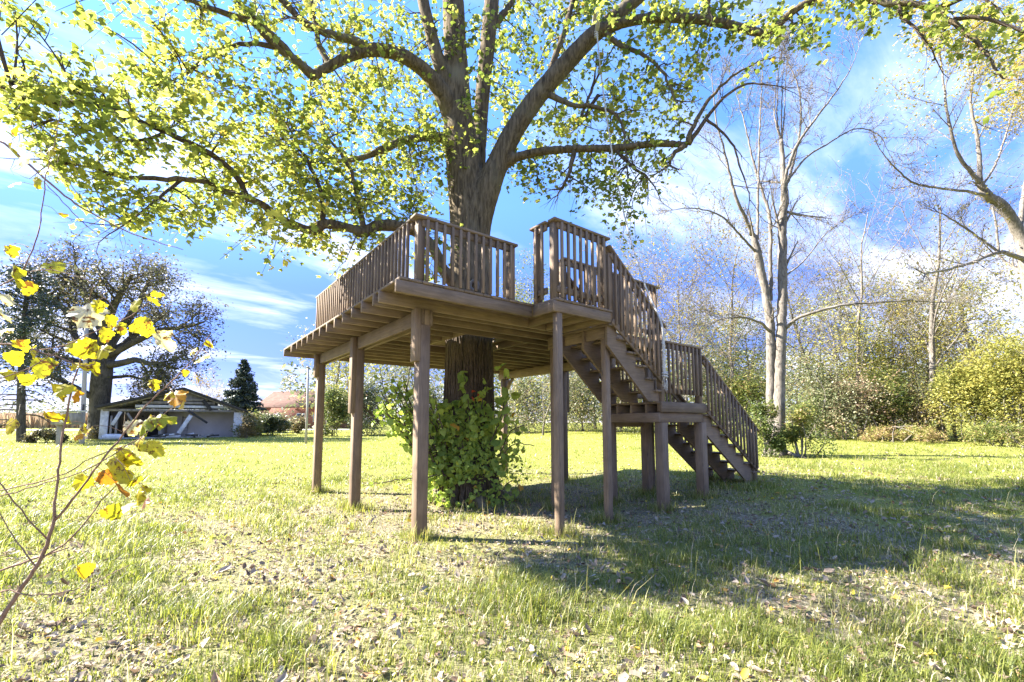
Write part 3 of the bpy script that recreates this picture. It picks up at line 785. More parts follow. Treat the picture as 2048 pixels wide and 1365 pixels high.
    def flight(u0, z0, n, run, rise, tail, first):
        """treads below the upper floor edge at u0,z0"""
        near = None
        for v in (-0.94, -0.47, -0.0):
            # saw-tooth stringer, extruded
            pts = []
            for k in range(n + 1):
                ua = u0 + run * (k - 1) + 0.01; ub = u0 + run * k - 0.012
                z = z0 - rise * k - 0.034
                if k == 0: pts.append((u0 + 0.005, z0 - rise * 1 - 0.034 + 0.0)); continue
                pts.append((ua, z)); pts.append((ub, z))
            zend = z0 - rise * (n + 1) + 0.0 if tail is None else tail
            pts = pts[1:]
            ue = u0 + run * n - 0.012
            pts.append((ue, zend))
            sl = rise / run
            drop = 0.315
            pts.append((ue - max(0.03, (z0 - rise * n - 0.034 - drop + sl * 0 - zend) / sl + 0.0) if False else ue - 0.10, zend))
            # lower edge parallel to the slope
            zl0 = z0 - rise - drop
            ul = u0 + 0.005
            # intersection of lower edge with zend
            ui = ul + (zl0 - zend) / sl
            if ui < ue - 0.02: pts[-1] = (ui, zend)
            else: pts[-1] = (ue - 0.02, zend)
            pts.append((ul, zl0))
            V = []; m = len(pts)
            for s in (-0.021, 0.021):
                for (a, b) in pts: V.append((a, v + s, b))
            bm = bmesh.new()
            vs = [bm.verts.new(c) for c in V]
            f0 = bm.faces.new(vs[:m]); f1 = bm.faces.new(list(reversed(vs[m:])))
            for i in range(m):
                j = (i + 1) % m
                bm.faces.new((vs[i], vs[m + i], vs[m + j], vs[j]))
            bmesh.ops.triangulate(bm, faces=[f0, f1])
            bmesh.ops.recalc_face_normals(bm, faces=bm.faces)
            me = bpy.data.meshes.new('stringer'); bm.to_mesh(me); bm.free()
            if near is None:
                near = link('staircase', me, root, W)
                if first: near['label'] = first
            else: link('stringer', me, near, W)
        for k in range(1, n + 1):
            z = z0 - rise * k
            ua = u0 + run * (k - 1) - 0.012; um = ua + (run + 0.025) / 2
            j = 0.006 * math.sin(k * 5.1)
            block('tread', (ua, -1.01 + j, z - 0.034), (um - 0.004, 0.075 + j, z), near, M_WOODB, 0.005)
            block('tread', (um + 0.004, -1.012 - j, z - 0.034), (ua + run + 0.03, 0.075 - j, z), near, M_WOODB, 0.005)
        return near
    flight(2.445, ZD, 6, 0.222, 0.185, ZL + 0.002, 'upper stair flight from deck to landing')
    flight(5.02, ZL, 7, 0.287, 0.187, 0.20, 'lower stair flight from landing to the grass')
    # landing
    for u, v in ((3.745, -0.945), (4.935, -0.945), (3.745, 0.10), (4.80, 0.10)):
        top = 1.44
        block('post', (u - 0.076, v - 0.076, g(u, v)), (u + 0.076, v + 0.076, top - 0.002), root, W, 0.006)
    lb = block('landing', (3.66, -1.02, ZL - 0.034), (3.79, 0.17, ZL), root, M_WOODB)
    lb['label'] = 'small square landing between the two stair flights'
    for i in range(1, 10):
        a = 3.66 + i * 0.1366
        block('deck_board', (a, -1.02, ZL - 0.034), (a + 0.13, 0.17, ZL), lb, M_WOODB)
    for v in (-0.76, -0.46, -0.16, 0.12):
        block('joist', (3.64, v, 1.60), (4.95, v + 0.042, ZL - 0.036), lb, W)
    block('fascia', (3.66, -1.036, 1.605), (5.0, -0.996, ZL - 0.012), lb, W)
    block('fascia', (4.955, -0.993, 1.605), (4.995, 0.165, ZL - 0.036), lb, W)
    block('beam', (3.632, -0.985, 1.44), (3.675, 0.19, 1.597), lb, W)
    block('beam', (3.678, -0.98, 1.442), (4.94, -0.935, 1.602), lb, W)
    block('beam', (4.945, -0.98, 1.44), (4.99, 0.19, 1.6), lb, W)
    block('beam', (3.70, 0.105, 1.36), (4.94, 0.15, 1.52), lb, W)
    # stair railings
    railing((2.50, -0.962), (3.745, -0.962), 4.02, 3.06, (0, -1), 11, ((0, 2.9), (1, ZL - 0.16)), bottom=0.0, zb0=(2.93, 2.09), ends=(0.06, 0.06), slope=True)
    railing((2.50, 0.03), (3.745, 0.03), 4.02, 3.06, (0, 1), 11, ((1, ZL),), bottom=0.0, zb0=(2.93, 2.09), ends=(0.0, 0.06), slope=True)
    railing((3.80, -0.962), (4.90, -0.962), 2.775, 2.775, (0, -1), 9, ((0.985, ZL - 0.16),), bottom=0.05, zb0=(1.90, 1.90), ends=(0.0, 0.04))
    railing((3.80, 0.09), (4.90, 0.09), 2.775, 2.775, (0, 1), 9, ((0.985, ZL),), bottom=0.05, zb0=(1.90, 1.90), ends=(0.0, 0.04))
    railing((4.99, -0.962), (6.90, -0.962), 2.63, 1.34, (0, -1), 15, ((0.97, 0.15),), bottom=0.0, zb0=(1.70, 0.50), ends=(0.03, 0.09), slope=True)
    railing((4.99, 0.03), (6.90, 0.03), 2.63, 1.34, (0, 1), 15, ((0.97, 0.15),), bottom=0.0, zb0=(1.70, 0.50), ends=(0.03, 0.09), slope=True)
    return root
build_deck()

# ================================================================== TREES: generators
def smooth_path(K, step=0.12):
    """Catmull-Rom through rows (x,y,z,r)"""
    K = np.asarray(K, float)
    if len(K) < 3:
        n = max(3, int(np.linalg.norm(K[-1, :3] - K[0, :3]) / step)); t = np.linspace(0, 1, n)[:, None]
        return K[0] * (1 - t) + K[-1] * t
    E = np.vstack([2 * K[0] - K[1], K, 2 * K[-1] - K[-2]]); out = []
    for i in range(1, len(E) - 2):
        p0, p1, p2, p3 = E[i - 1:i + 3]
        n = max(2, int(np.linalg.norm(p2[:3] - p1[:3]) / step))
        t = (np.arange(n) / n)[:, None]
        out.append(0.5 * (2 * p1 + (p2 - p0) * t + (2 * p0 - 5 * p1 + 4 * p2 - p3) * t ** 2 + (3 * p1 - p0 - 3 * p2 + p3) * t ** 3))
    out.append(E[-2][None])
    o = np.vstack(out); o[:, 3] = np.maximum(o[:, 3], 0.002)
    return o
def PX(*rows):
    """rows of survey (x, y, depth, radius px) -> world (x,y,z,r)"""
    return [(*un(x, y, d), r * d / FPX) for x, y, d, r in rows]
def rot_about(v, ax, a):
    return v * math.cos(a) + np.cross(ax, v) * math.sin(a) + ax * (ax @ v) * (1 - math.cos(a))
def unit(v): return v / (np.linalg.norm(v) + 1e-9)
def grow(acc, lp, p, d, L, r, lvl, cfg, rs):
    seg = cfg['seg'] * (0.6 ** lvl) + 0.06
    n = max(3, int(L / seg)); P = [np.array(p, float)]; dd = unit(np.array(d, float))
    for i in range(n):
        dd = unit(dd + rs.normal(size=3) * cfg['curl'] * (0.7 + 0.3 * lvl) + np.array([0, 0, cfg['up'][min(lvl, len(cfg['up']) - 1)]]))
        P.append(P[-1] + dd * L / n)
    P = np.array(P); rr = r * (1 - (1 - cfg['tap']) * np.linspace(0, 1, n + 1))
    if lvl == 0 and cfg.get('flare'): rr[0] *= cfg['flare']
    acc.tube(P, rr, cfg['sides'][min(lvl, len(cfg['sides']) - 1)], cap=False)
    if lvl >= cfg['max']:
        lp.append(P[1:]); return
    if lvl >= cfg.get('leaf_from', cfg['max']): lp.append(P[n // 2:])
    nch = cfg['n'][lvl]; t0 = cfg['t0'][lvl]
    for c in range(nch):
        t = t0 + (1 - t0) * (c + rs.random()) / nch
        k = min(n - 1, int(t * n)); f = t * n - k
        q = P[k] * (1 - f) + P[k + 1] * f
        ax = unit(np.cross(unit(P[k + 1] - P[k]), rs.normal(size=3)))
        a = R(cfg['ang'][min(lvl, len(cfg['ang']) - 1)]) * (0.7 + 0.6 * rs.random())
        nd = rot_about(unit(P[k + 1] - P[k]), ax, a)
        Lc = L * cfg['len'][min(lvl, len(cfg['len']) - 1)] * (1.15 - 0.6 * t * cfg.get('cone', 0.6)) * (0.7 + 0.5 * rs.random())
        rc = (r * (1 - (1 - cfg['tap']) * t)) * cfg['rad'] * (0.75 + 0.4 * rs.random())
        grow(acc, lp, q, nd, Lc, max(rc, cfg.get('rmin', 0.006)), lvl + 1, cfg, rs)
def crown_mesh(lp, per, size, kind, mat, rs, spread=0.25, upbias=0.3, tone=(0.45, 0.22), cap=None):
    P = np.vstack(lp) if lp else np.zeros((0, 3))
    P = np.repeat(P, per, 0)
    P = P + rs.normal(size=P.shape) * spread
    if cap and len(P) > cap: P = P[rs.permutation(len(P))[:cap]]
    s = size * (0.6 + 0.8 * rs.random(len(P)))
    # clumps of lighter / darker leaves (young and old shoots)
    cl = fbm(P[:, 0] * 0.9 + P[:, 2], P[:, 1] * 0.9 + P[:, 2] * 0.7, 2)
    t = np.clip(tone[0] + tone[1] * rs.normal(size=len(P)) + (cl - 0.5) * 0.7, 0, 1)
    return leaf_mesh('crown', P, s, kind, t, mat, upbias, 0.2, frames=orient(len(P), upbias, 0.2, rs))
def tree(name, label, base, cfg, H, r, bark, leafmat_, per, lsize, seed, group=None, cat='tree', spread=0.3, tone=(0.45, 0.22), kind='ovate', cap=None, lean=(0, 0, 1)):
    rs = np.random.default_rng(seed)
    root = empty(name, base, label, cat, group)
    acc = Acc(); lp = []
    grow(acc, lp, np.array(base) - np.array([0, 0, 0.2]), np.array(lean, float), H, r, 0, cfg, rs)
    link('trunk', acc.mesh('trunk', bark), root)
    if per:
        link('crown', crown_mesh(lp, per, lsize, kind, leafmat_, rs, spread, 0.3, tone, cap), root)
    return root
def bush(name, label, px, d, wd, ht, n, lsize, mat, seed, group=None, depth=None, tone=(0.45, 0.22), lobes=11, cat='shrub', stems=7, yb=0.0):
    rs = np.random.default_rng(seed)
    b = at(px, d); root = empty(name, b, label, cat, group)
    depth = depth or wd * 0.8
    C = []; 
    for i in range(lobes):
        a = rs.random() * 2 * math.pi; q = math.sqrt(rs.random())
        h = rs.random() ** 0.8
        rad = (0.13 + 0.16 * rs.random()) * min(wd, ht * 1.3)
        sh = (1 - 0.55 * h)
        off = RT * math.cos(a) * q * wd / 2 * sh * 0.8 + FW * math.sin(a) * q * depth / 2 * sh * 0.8
        C.append((b + off + UP * (rad * 0.55 + h * max(0.05, ht - 1.5 * rad)), rad))
    P = []
    for c, rad in C:
        k = n // lobes
        v = rs.normal(size=(k, 3)); v /= np.linalg.norm(v, axis=1)[:, None]
        rr = rad * (0.55 + 0.55 * rs.random(k) ** 0.6)
        rr *= 0.75 + 0.6 * fbm(v[:, 0] * 2.3 + c[0] * 3 + v[:, 2] * 1.7, v[:, 1] * 2.3 + c[1] * 3, 2)
        P.append(c + v * rr[:, None] * np.array([1, 1, 0.9]))
    # loose sprays that break the outline
    ns = 60
    for i in range(ns):
        c, rad = C[rs.integers(lobes)]
        dv = unit(rs.normal(size=3) + np.array([0, 0, 0.9])); k = max(8, n // 280)
        t = rs.random(k)[:, None]
        P.append(c + dv * rad * (0.6 + 1.35 * t) + rs.normal(size=(k, 3)) * lsize * 0.9)
    P = np.vstack(P); g = gz(P[:, 0], P[:, 1]); P = P[P[:, 2] > g + 0.02]
    s = lsize * (0.6 + 0.8 * rs.random(len(P)))
    cl = fbm(P[:, 0] * 1.2 + P[:, 2] * 1.1, P[:, 1] * 1.2 + P[:, 2] * 0.9, 2)
    t = np.clip(tone[0] + tone[1] * rs.normal(size=len(P)) + (cl - 0.5) * 0.9, 0, 1)
    link('foliage', leaf_mesh('foliage', P, s, 'ovate', t, mat, frames=orient(len(P), 0.3, 0.2, rs)), root)
    acc = Acc()
    for i in range(stems):
        c, rad = C[rs.integers(lobes)]
        p0 = b + RT * rs.normal() * wd * 0.12 + FW * rs.normal() * depth * 0.12 - UP * 0.1
        p1 = c + UP * rad * (0.6 + 0.6 * rs.random()) + rs.normal(size=3) * rad * 0.4
        p = smooth_path([(*p0, 0.03), (*((p0 + p1) / 2 + rs.normal(size=3) * 0.08 * wd), 0.018), (*p1, 0.006)], 0.4)
        acc.tube(p[:, :3], p[:, 3], 4, cap=False)
    link('stem', acc.mesh('stem', M_GREYBARK), root)
    return root

# ================================================================== THE BIG TULIP TREE
def build_tulip():
    rs = np.random.default_rng(11)
    base = np.array([1.88, 1.92, float(gz(1.88, 1.92))])
    root = empty('tulip_tree', base, 'huge forked tree with furrowed bark and yellow green leaves growing up through the deck', 'tree')
    big = [
        PX((940, 1040, 8.45, 62), (940, 985, 8.45, 55), (941, 900, 8.45, 48), (941, 760, 8.45, 46), (940, 600, 8.45, 42), (939, 500, 8.45, 39), (936, 420, 8.45, 38), (928, 330, 8.45, 37), (917, 240, 8.4, 31), (911, 120, 8.3, 25), (907, 20, 8.25, 23), (900, -120, 8.2, 20), (890, -330, 8.2, 15)),
        PX((944, 440, 8.5, 28), (950, 370, 8.65, 21), (957, 290, 8.8, 16), (966, 180, 8.9, 15), (978, 60, 9.0, 16), (990, -80, 9.1, 14), (1000, -260, 9.2, 10)),
        PX((946, 490, 8.4, 32), (960, 425, 8.35, 28), (978, 370, 8.3, 26), (1000, 318, 8.28, 22), (1032, 255, 8.25, 20.5), (1080, 187, 8.2, 19.5), (1135, 124, 8.15, 18.5), (1180, 77, 8.1, 17), (1230, 35, 8.05, 15), (1300, -25, 7.9, 13), (1400, -110, 7.7, 10)),
        PX((905, 232, 8.35, 22), (884, 187, 8.1, 18), (850, 143, 7.9, 15), (800, 110, 7.7, 14), (750, 100, 7.5, 13), (705, 110, 7.35, 11), (660, 133, 7.2, 10), (622, 155, 7.1, 10)),
        PX((903, 205, 8.3, 20), (880, 130, 8.1, 15), (862, 70, 8.0, 13), (846, 0, 7.9, 12), (828, -110, 7.8, 9)),
        PX((1165, 90, 8.1, 14), (1205, 62, 8.0, 12), (1262, 42, 7.85, 10), (1340, 36, 7.7, 9.5), (1420, 42, 7.5, 9.5), (1480, 56, 7.35, 9), (1536, 71, 7.2, 8)),
        PX((915, 570, 8.3, 16), (886, 540, 8.1, 11), (868, 500, 7.95, 11), (832, 463, 7.75, 11), (790, 452, 7.6, 11.5), (752, 452, 7.5, 11), (728, 466, 7.4, 11), (700, 457, 7.3, 10), (647, 449, 7.1, 9.5), (620, 465, 7.0, 9)),
        PX((1012, 325, 8.3, 13), (1040, 313, 8.2, 9), (1085, 303, 8.1, 8), (1150, 298, 7.95, 7.8), (1230, 297, 7.8, 7.5), (1310, 288, 7.65, 7), (1376, 290, 7.5, 6.5)),
        PX((900, 278, 8.4, 13), (860, 274, 8.3, 9), (806, 282, 8.2, 8), (770, 298, 8.1, 7.5)),
    ]
    acc = Acc(); skel = []
    for K in big:
        p = smooth_path(K, 0.10); acc.tube(p[:, :3], p[:, 3], 20); skel.append(p)
    # root flare
    for a in np.arange(7) / 7 * 6.283:
        q = np.array([math.cos(a), math.sin(a), 0])
        K = [(*(base + q * 0.25 + UP * 0.75), 0.17), (*(base + q * 0.47 + UP * 0.22), 0.15), (*(base + q * 0.80 - UP * 0.06), 0.09), (*(base + q * 1.1 - UP * 0.2), 0.05)]
        p = smooth_path(K, 0.1); acc.tube(p[:, :3], p[:, 3], 10)
    me = acc.mesh('trunk')
    tmp = bpy.data.objects.new('tmp', me); COL.objects.link(tmp)
    md = tmp.modifiers.new('r', 'REMESH'); md.mode = 'VOXEL'; md.voxel_size = 0.031
    ms = tmp.modifiers.new('s', 'SMOOTH'); ms.iterations = 4; ms.factor = 0.6
    dg = bpy.context.evaluated_depsgraph_get()
    me2 = bpy.data.meshes.new_from_object(tmp.evaluated_get(dg))
    bpy.data.objects.remove(tmp); bpy.data.meshes.remove(me)
    n = len(me2.vertices); V = np.empty(n * 3, np.float32); me2.vertices.foreach_get('co', V); V = V.reshape(-1, 3).astype(float)
    N = np.empty(n * 3, np.float32); me2.vertices.foreach_get('normal', N); N = N.reshape(-1, 3)
    ang = np.arctan2(N[:, 1], N[:, 0])
    # furrowed bark: ridges wander along the stem (plan position stretched strongly in z)
    zz = V[:, 2]
    rx = (V[:, 0] * 11 + 0.7 * np.sin(zz * 2.1 + V[:, 1] * 5)); ry = (V[:, 1] * 11 + 0.7 * np.sin(zz * 1.7 + V[:, 0] * 5))
    f = 1 - np.abs(2 * fbm(rx + zz * 0.9, ry + zz * 1.1, 3) - 1) * 2.2
    f2 = fbm(V[:, 0] * 30 + zz * 3, V[:, 1] * 30 - zz * 3, 2)
    amp = 0.020 * (0.35 + 0.65 * ss(7.5, 2.0, zz) if False else 1) * (0.5 + 0.5 * (1 - np.clip((zz - 3) / 5, 0, 1)))
    V = V + N * ((f - 0.2) * amp + (f2 - 0.5) * 0.012)[:, None]
    me2.vertices.foreach_set('co', V.astype(np.float32).ravel()); me2.update()
    me2.polygons.foreach_set('use_smooth', np.ones(len(me2.polygons), bool))
    me2.name = 'trunk'; me2.materials.clear(); me2.materials.append(M_TRUNK)
    link('trunk', me2, root)
    # knot hole scar on the trunk above the deck and the pale torn fork
    # ---- thinner boughs (each a part)
    boughs = [
        PX((626, 152, 7.1, 11), (592, 122, 6.95, 9), (560, 98, 6.85, 9), (530, 68, 6.7, 8), (505, 45, 6.6, 7), (455, 28, 6.4, 6), (400, 10, 6.2, 5), (330, -18, 6.0, 4)),
        PX((745, 100, 7.5, 11), (700, 80, 7.3, 9), (650, 66, 7.2, 8), (608, 45, 7.1, 8), (575, 15, 7.0, 7), (545, -20, 6.9, 6)),
        PX((560, 98, 6.85, 6), (510, 88, 6.7, 5), (450, 98, 6.5, 4.5), (395, 130, 6.3, 3.5), (345, 165, 6.1, 2)),
        PX((600, 130, 6.95, 7), (560, 85, 6.8, 6), (520, 45, 6.6, 5), (480, 8, 6.5, 4), (450, -25, 6.4, 3)),
        PX((622, 462, 7.0, 9.5), (579, 449, 6.85, 9), (548, 427, 6.7, 8), (506, 400, 6.5, 7), (449, 381, 6.3, 6.5), (396, 361, 6.1, 5.5), (310, 357, 5.8, 5), (244, 354, 5.6, 4), (190, 339, 5.4, 3), (120, 322, 5.2, 2)),
        PX((500, 398, 6.5, 6), (465, 343, 6.3, 6), (438, 320, 6.2, 6), (381, 286, 6.0, 6), (331, 263, 5.85, 5.5), (286, 244, 5.7, 5), (244, 228, 5.5, 4.5), (190, 209, 5.3, 4), (145, 206, 5.15, 3.5), (95, 208, 5.0, 3), (20, 183, 4.8, 2)),
        PX((331, 263, 5.85, 4), (290, 280, 5.7, 3), (240, 278, 5.5, 2.5), (180, 262, 5.3, 2), (110, 240, 5.1, 1.5)),
        PX((366, 358, 6.05, 4), (330, 385, 5.9, 3.2), (295, 415, 5.75, 2.8), (255, 448, 5.6, 2)),
        PX((728, 462, 7.4, 7), (720, 420, 7.4, 5.5), (712, 380, 7.4, 4.5), (690, 320, 7.35, 3.5), (650, 270, 7.3, 2.5)),
        PX((648, 449, 7.1, 6), (645, 405, 7.1, 5), (630, 350, 7.05, 4), (600, 300, 7.0, 3), (575, 250, 6.9, 2)),
        PX((770, 298, 8.1, 9), (735, 312, 8.0, 6), (690, 322, 7.9, 5), (630, 318, 7.8, 3.5), (570, 300, 7.6, 2.5)),
        PX((662, 132, 7.2, 7), (640, 95, 7.2, 6), (632, 50, 7.2, 5), (622, 0, 7.2, 4)),
        PX((1376, 290, 7.5, 6.5), (1382, 262, 7.45, 4.6), (1408, 215, 7.4, 3.8), (1440, 175, 7.3, 3), (1485, 140, 7.2, 2), (1530, 120, 7.1, 1)),
        PX((1378, 288, 7.5, 5), (1410, 240, 7.4, 4), (1450, 195, 7.3, 3), (1495, 168, 7.2, 2.2), (1560, 172, 7.0, 1)),
        PX((1412, 238, 7.4, 3), (1455, 275, 7.35, 2.3), (1480, 330, 7.3, 1.8), (1500, 400, 7.25, 1)),
        PX((1372, 290, 7.5, 6), (1345, 312, 7.5, 4), (1340, 330, 7.5, 3)),
        PX((1536, 71, 7.2, 9), (1562, 45, 7.1, 8), (1590, 20, 7.0, 7), (1640, -6, 6.85, 7), (1700, -14, 6.7, 7), (1760, 4, 6.5, 6.5), (1820, 8, 6.35, 6), (1862, 20, 6.25, 5.5), (1905, 48, 6.15, 5), (1935, 72, 6.1, 4.5), (1965, 100, 6.0, 3.5), (1990, 135, 5.9, 2.5), (2004, 160, 5.9, 1.5)),
        PX((1860, 18, 6.25, 5), (1900, 8, 6.1, 4), (1950, -12, 6.0, 3)),
        PX((1905, 40, 6.15, 4), (1960, 35, 6.0, 3.5), (2010, 50, 5.9, 3), (2060, 70, 5.8, 2.5)),
        PX((1795, 8, 6.4, 4), (1805, 35, 6.4, 3), (1840, 70, 6.3, 2.5), (1862, 100, 6.25, 1.8)),
        PX((1420, 40, 7.5, 6), (1412, 12, 7.5, 5), (1430, -20, 7.4, 4)),
        PX((1085, 185, 8.2, 9), (1100, 140, 8.3, 7), (1130, 60, 8.4, 6), (1150, -20, 8.5, 5)),
        PX((1150, 298, 7.95, 6), (1140, 340, 7.9, 4), (1125, 375, 7.85, 2.5)),
        PX((1230, 297, 7.8, 5), (1260, 330, 7.75, 3.5), (1290, 350, 7.7, 2.5)),
        PX((1195, 190, 8.1, 4), (1160, 250, 8.0, 4), (1165, 225, 8.0, 3), (1185, 175, 8.0, 3)),
        PX((1090, 185, 8.2, 8), (1140, 210, 8.05, 5), (1195, 215, 7.9, 4), (1240, 240, 7.8, 3), (1255, 330, 7.7, 2)),
        PX((1205, 62, 8.0, 6), (1240, 90, 7.9, 5), (1290, 112, 7.8, 4), (1330, 150, 7.7, 3), (1350, 200, 7.6, 2)),
        PX((982, 60, 9.0, 9), (1020, 10, 9.2, 6), (1060, -60, 9.4, 4)),
    ]
    bl = []
    for K in boughs:
        p = smooth_path(K, 0.10)
        p[:, :3] += rs.normal(size=(len(p), 3)) * 0.008
        a = Acc(); a.tube(p[:, :3], p[:, 3], 8, wob=0.15)
        sink = []
        ncfg = dict(seg=0.06, curl=0.20, up=(-0.01, 0.02), tap=0.3, sides=(5, 4), max=1, n=(5,), t0=(0.2,), ang=(40,), len=(0.5,), rad=0.55, rmin=0.003)
        dr = unit(p[-1, :3] - p[-3, :3])
        for i in range(2): grow(a, sink, p[-1, :3], unit(dr + 0.35 * rs.normal(size=3)), 0.55, max(0.004, p[-1, 3] * 0.9), 0, ncfg, rs)
        for i in range(4):
            k = rs.integers(len(p) // 3, len(p) - 1); dv = unit(unit(p[k + 1, :3] - p[k, :3]) + 0.8 * rs.normal(size=3))
            grow(a, sink, p[k, :3], dv, 0.6, max(0.004, p[k, 3] * 0.3), 0, ncfg, rs)
        link('bough', a.mesh('bough', M_TRUNK if p[0, 3] > 0.05 else M_TWIG), root)
        skel.append(p)
    S = np.vstack([p for p in skel])
    S = S[S[:, 2] > 3.6]
    # ---- leaf sprays
    def dep(x):
        return float(np.interp(x, [-100, 0, 150, 300, 500, 700, 880, 1000, 1200, 1400, 1700, 2048, 2150], [4.7, 4.9, 5.25, 5.75, 6.6, 7.4, 8.3, 8.6, 8.0, 7.5, 6.7, 5.9, 5.7]))
    CL = []
    def c(x, y, n=1.0, sx=52, sy=40, dd=0.0, sd=0.55): CL.append((x, y, dep(x) + dd, sx, sy, sd, n))
    for x, y in ((300, 40), (400, 45), (480, 20), (560, 40), (640, 20), (720, 40), (800, 30), (350, 110), (450, 115), (550, 150), (690, 75), (770, 60), (830, 100)): c(x, y, 0.85)
    for x, y in ((300, 175), (390, 185), (470, 195), (540, 215), (620, 205), (700, 190), (770, 185), (830, 215), (360, 245), (440, 265), (520, 285), (600, 265), (680, 265), (760, 245), (840, 285), (575, 330), (650, 330)): c(x, y, 1.0)
    for x, y in ((700, 160), (760, 150), (640, 230), (720, 230), (800, 160), (560, 240), (480, 240), (850, 250)): c(x, y, 0.9, dd=1.2, sd=0.8)
    for x, y in ((20, 172), (75, 168), (130, 168), (190, 165), (250, 180), (40, 215), (110, 215), (180, 225), (250, 245), (310, 240), (150, 275), (230, 300), (300, 300), (90, 300), (130, 330), (200, 325), (50, 260), (255, 125)): c(x, y, 0.62, 40, 26, sd=0.3)
    for x, y in ((390, 330), (450, 345), (520, 360), (590, 390), (660, 400), (720, 380), (790, 350), (850, 340), (560, 440), (490, 410), (430, 390), (700, 430), (760, 410), (830, 400), (620, 360), (540, 330), (860, 300)): c(x, y, 1.05)
    for x, y in ((760, 370), (810, 320), (840, 410), (700, 330), (650, 430), (850, 200), (780, 280)): c(x, y, 1.1, dd=1.3, sd=0.8)
    for x, y in ((210, 385), (280, 390), (340, 410), (400, 420), (300, 440), (380, 455), (240, 430), (440, 430), (180, 400)): c(x, y, 0.5, 42, 26, sd=0.4)
    for x, y in ((600, 480), (660, 490), (720, 500), (750, 470), (800, 440), (640, 470), (510, 450)): c(x, y, 0.45, 34, 24)
    for x, y in ((690, 525), (860, 470), (860, 560), (848, 520)): c(x, y, 0.35, 24, 22)
    for x, y in ((920, 45), (955, 130), (935, 210), (965, 60), (905, 90), (950, 275), (880, 40)): c(x, y, 0.30, 26, 34, dd=-0.5, sd=0.3)
    for x, y in ((1020, 30), (1080, 25), (1140, 20), (1050, 90), (1110, 80), (1020, 150), (1070, 150), (1010, 220), (1040, 200), (1000, 285), (1000, 90), (1160, 50), (1200, 15)): c(x, y, 0.95, 40, 36, dd=1.0, sd=0.8)
    for x, y in ((1110, 235), (1150, 180), (1200, 150), (1250, 100), (1310, 75), (1370, 80), (1140, 270), (1190, 235), (1240, 190), (1290, 150), (1340, 130), (1390, 120), (1220, 265), (1275, 225), (1090, 320), (1060, 350), (1330, 190), (1380, 180), (1160, 320), (1260, 290)): c(x, y, 0.72, 40, 34, dd=0.3)
    for x, y in ((1075, 380), (1120, 350), (1180, 345), (1225, 335), (1270, 330), (1310, 320), (1190, 385), (1225, 410), (1250, 445), (1280, 370), (1350, 250), (1300, 270), (1210, 375), (1255, 395)): c(x, y, 0.5, 30, 26)
    for x, y in ((1240, 20), (1300, 25), (1350, 15), (1410, 20), (1460, 15), (1470, 65), (1515, 40), (1560, 75), (1590, 50), (1640, 20), (1400, 60), (1340, 60), (1620, 70)): c(x, y, 0.55, 36, 26)
    for x, y in ((1700, 10), (1750, 15), (1790, 35), (1840, 15), (1890, 35), (1880, 75), (1940, 30), (1990, 25), (2035, 60), (1930, 95), (1980, 110), (1850, 75), (1740, 30)): c(x, y, 0.33, 34, 24, sd=0.3)
    c(1535, 120, 0.14, 20, 18); c(1690, 0, 0.3, 40, 16); c(1990, 150, 0.2, 22, 20); c(30, 20, 0.28, 40, 22, sd=0.2); c(60, 45, 0.2, 30, 16, sd=0.2); c(35, 105, 0.16, 26, 14, sd=0.2)
    c(165, 30, 0.1, 20, 10); c(120, 110, 0.16, 25, 10)
    # crown that goes on above the frame (it shades the yard)
    for k in range(22):
        x = rs.uniform(-250, 2100); c(x, rs.uniform(-900, -60), 1.0, 110, 80, dd=rs.uniform(-0.5, 2.5), sd=1.2)
    for k in range(9):
        c(rs.uniform(350, 1400), rs.uniform(-500, 200), 0.9, 120, 80, dd=rs.uniform(2.0, 4.5), sd=1.0)
    LP = []; tw = Acc()
    for (x, y, d, sx, sy, sd, nn) in CL:
        cen = un(x, y, d)
        k = np.argmin(((S[:, :3] - cen) ** 2).sum(1)); s0 = S[k, :3]
        vec = cen - s0; L = np.linalg.norm(vec)
        mid = s0 + vec * 0.5 + UP * 0.10 * L + rs.normal(size=3) * 0.06 * L
        if L < 3.5:
            p = smooth_path([(*s0, 0.016), (*mid, 0.011), (*cen, 0.006)], 0.15); tw.tube(p[:, :3], p[:, 3], 5, cap=False)
        nt = max(3, int(round(13.0 * nn)))
        for j in range(nt):
            t = rs.uniform(0.35, 1.0); q0 = s0 * (1 - t) ** 2 + 2 * mid * t * (1 - t) + cen * t * t if L < 3.5 else cen
            q1 = un(x + rs.normal() * sx, y + rs.normal() * sy, d + rs.normal() * sd)
            qm = (q0 + q1) / 2 + UP * 0.08 + rs.normal(size=3) * 0.05
            p = smooth_path([(*q0, 0.006), (*qm, 0.0045), (*q1, 0.0025)], 0.12); tw.tube(p[:, :3], p[:, 3], 3, cap=False)
            m = int(10 + 9 * rs.random())
            tt = np.clip(rs.uniform(0.3, 1.12, m), 0, 1.0); idx = (tt * (len(p) - 1)).astype(int)
            off = rs.normal(size=(m, 3)) * 0.075; off[:, 2] -= 0.05
            LP.append(p[idx, :3] + off)
    link('twig', tw.mesh('twig', M_TWIG), root)['kind'] = 'stuff'
    P = np.vstack(LP); n = len(P)
    size = 0.046 + 0.072 * rs.random(n) ** 1.7
    cl = fbm(P[:, 0] * 1.1 + P[:, 2] * 0.8, P[:, 1] * 1.1 + P[:, 2] * 0.6, 2)
    tone = np.clip(0.44 + 0.24 * rs.normal(size=n) + (cl - 0.5) * 0.9, 0.0, 0.93)
    # leaves on branches reaching out to the left take a lighter, yellower tone
    lx = (P[:, 0] - CAM[0]) * RT[0] + (P[:, 1] - CAM[1]) * RT[1]
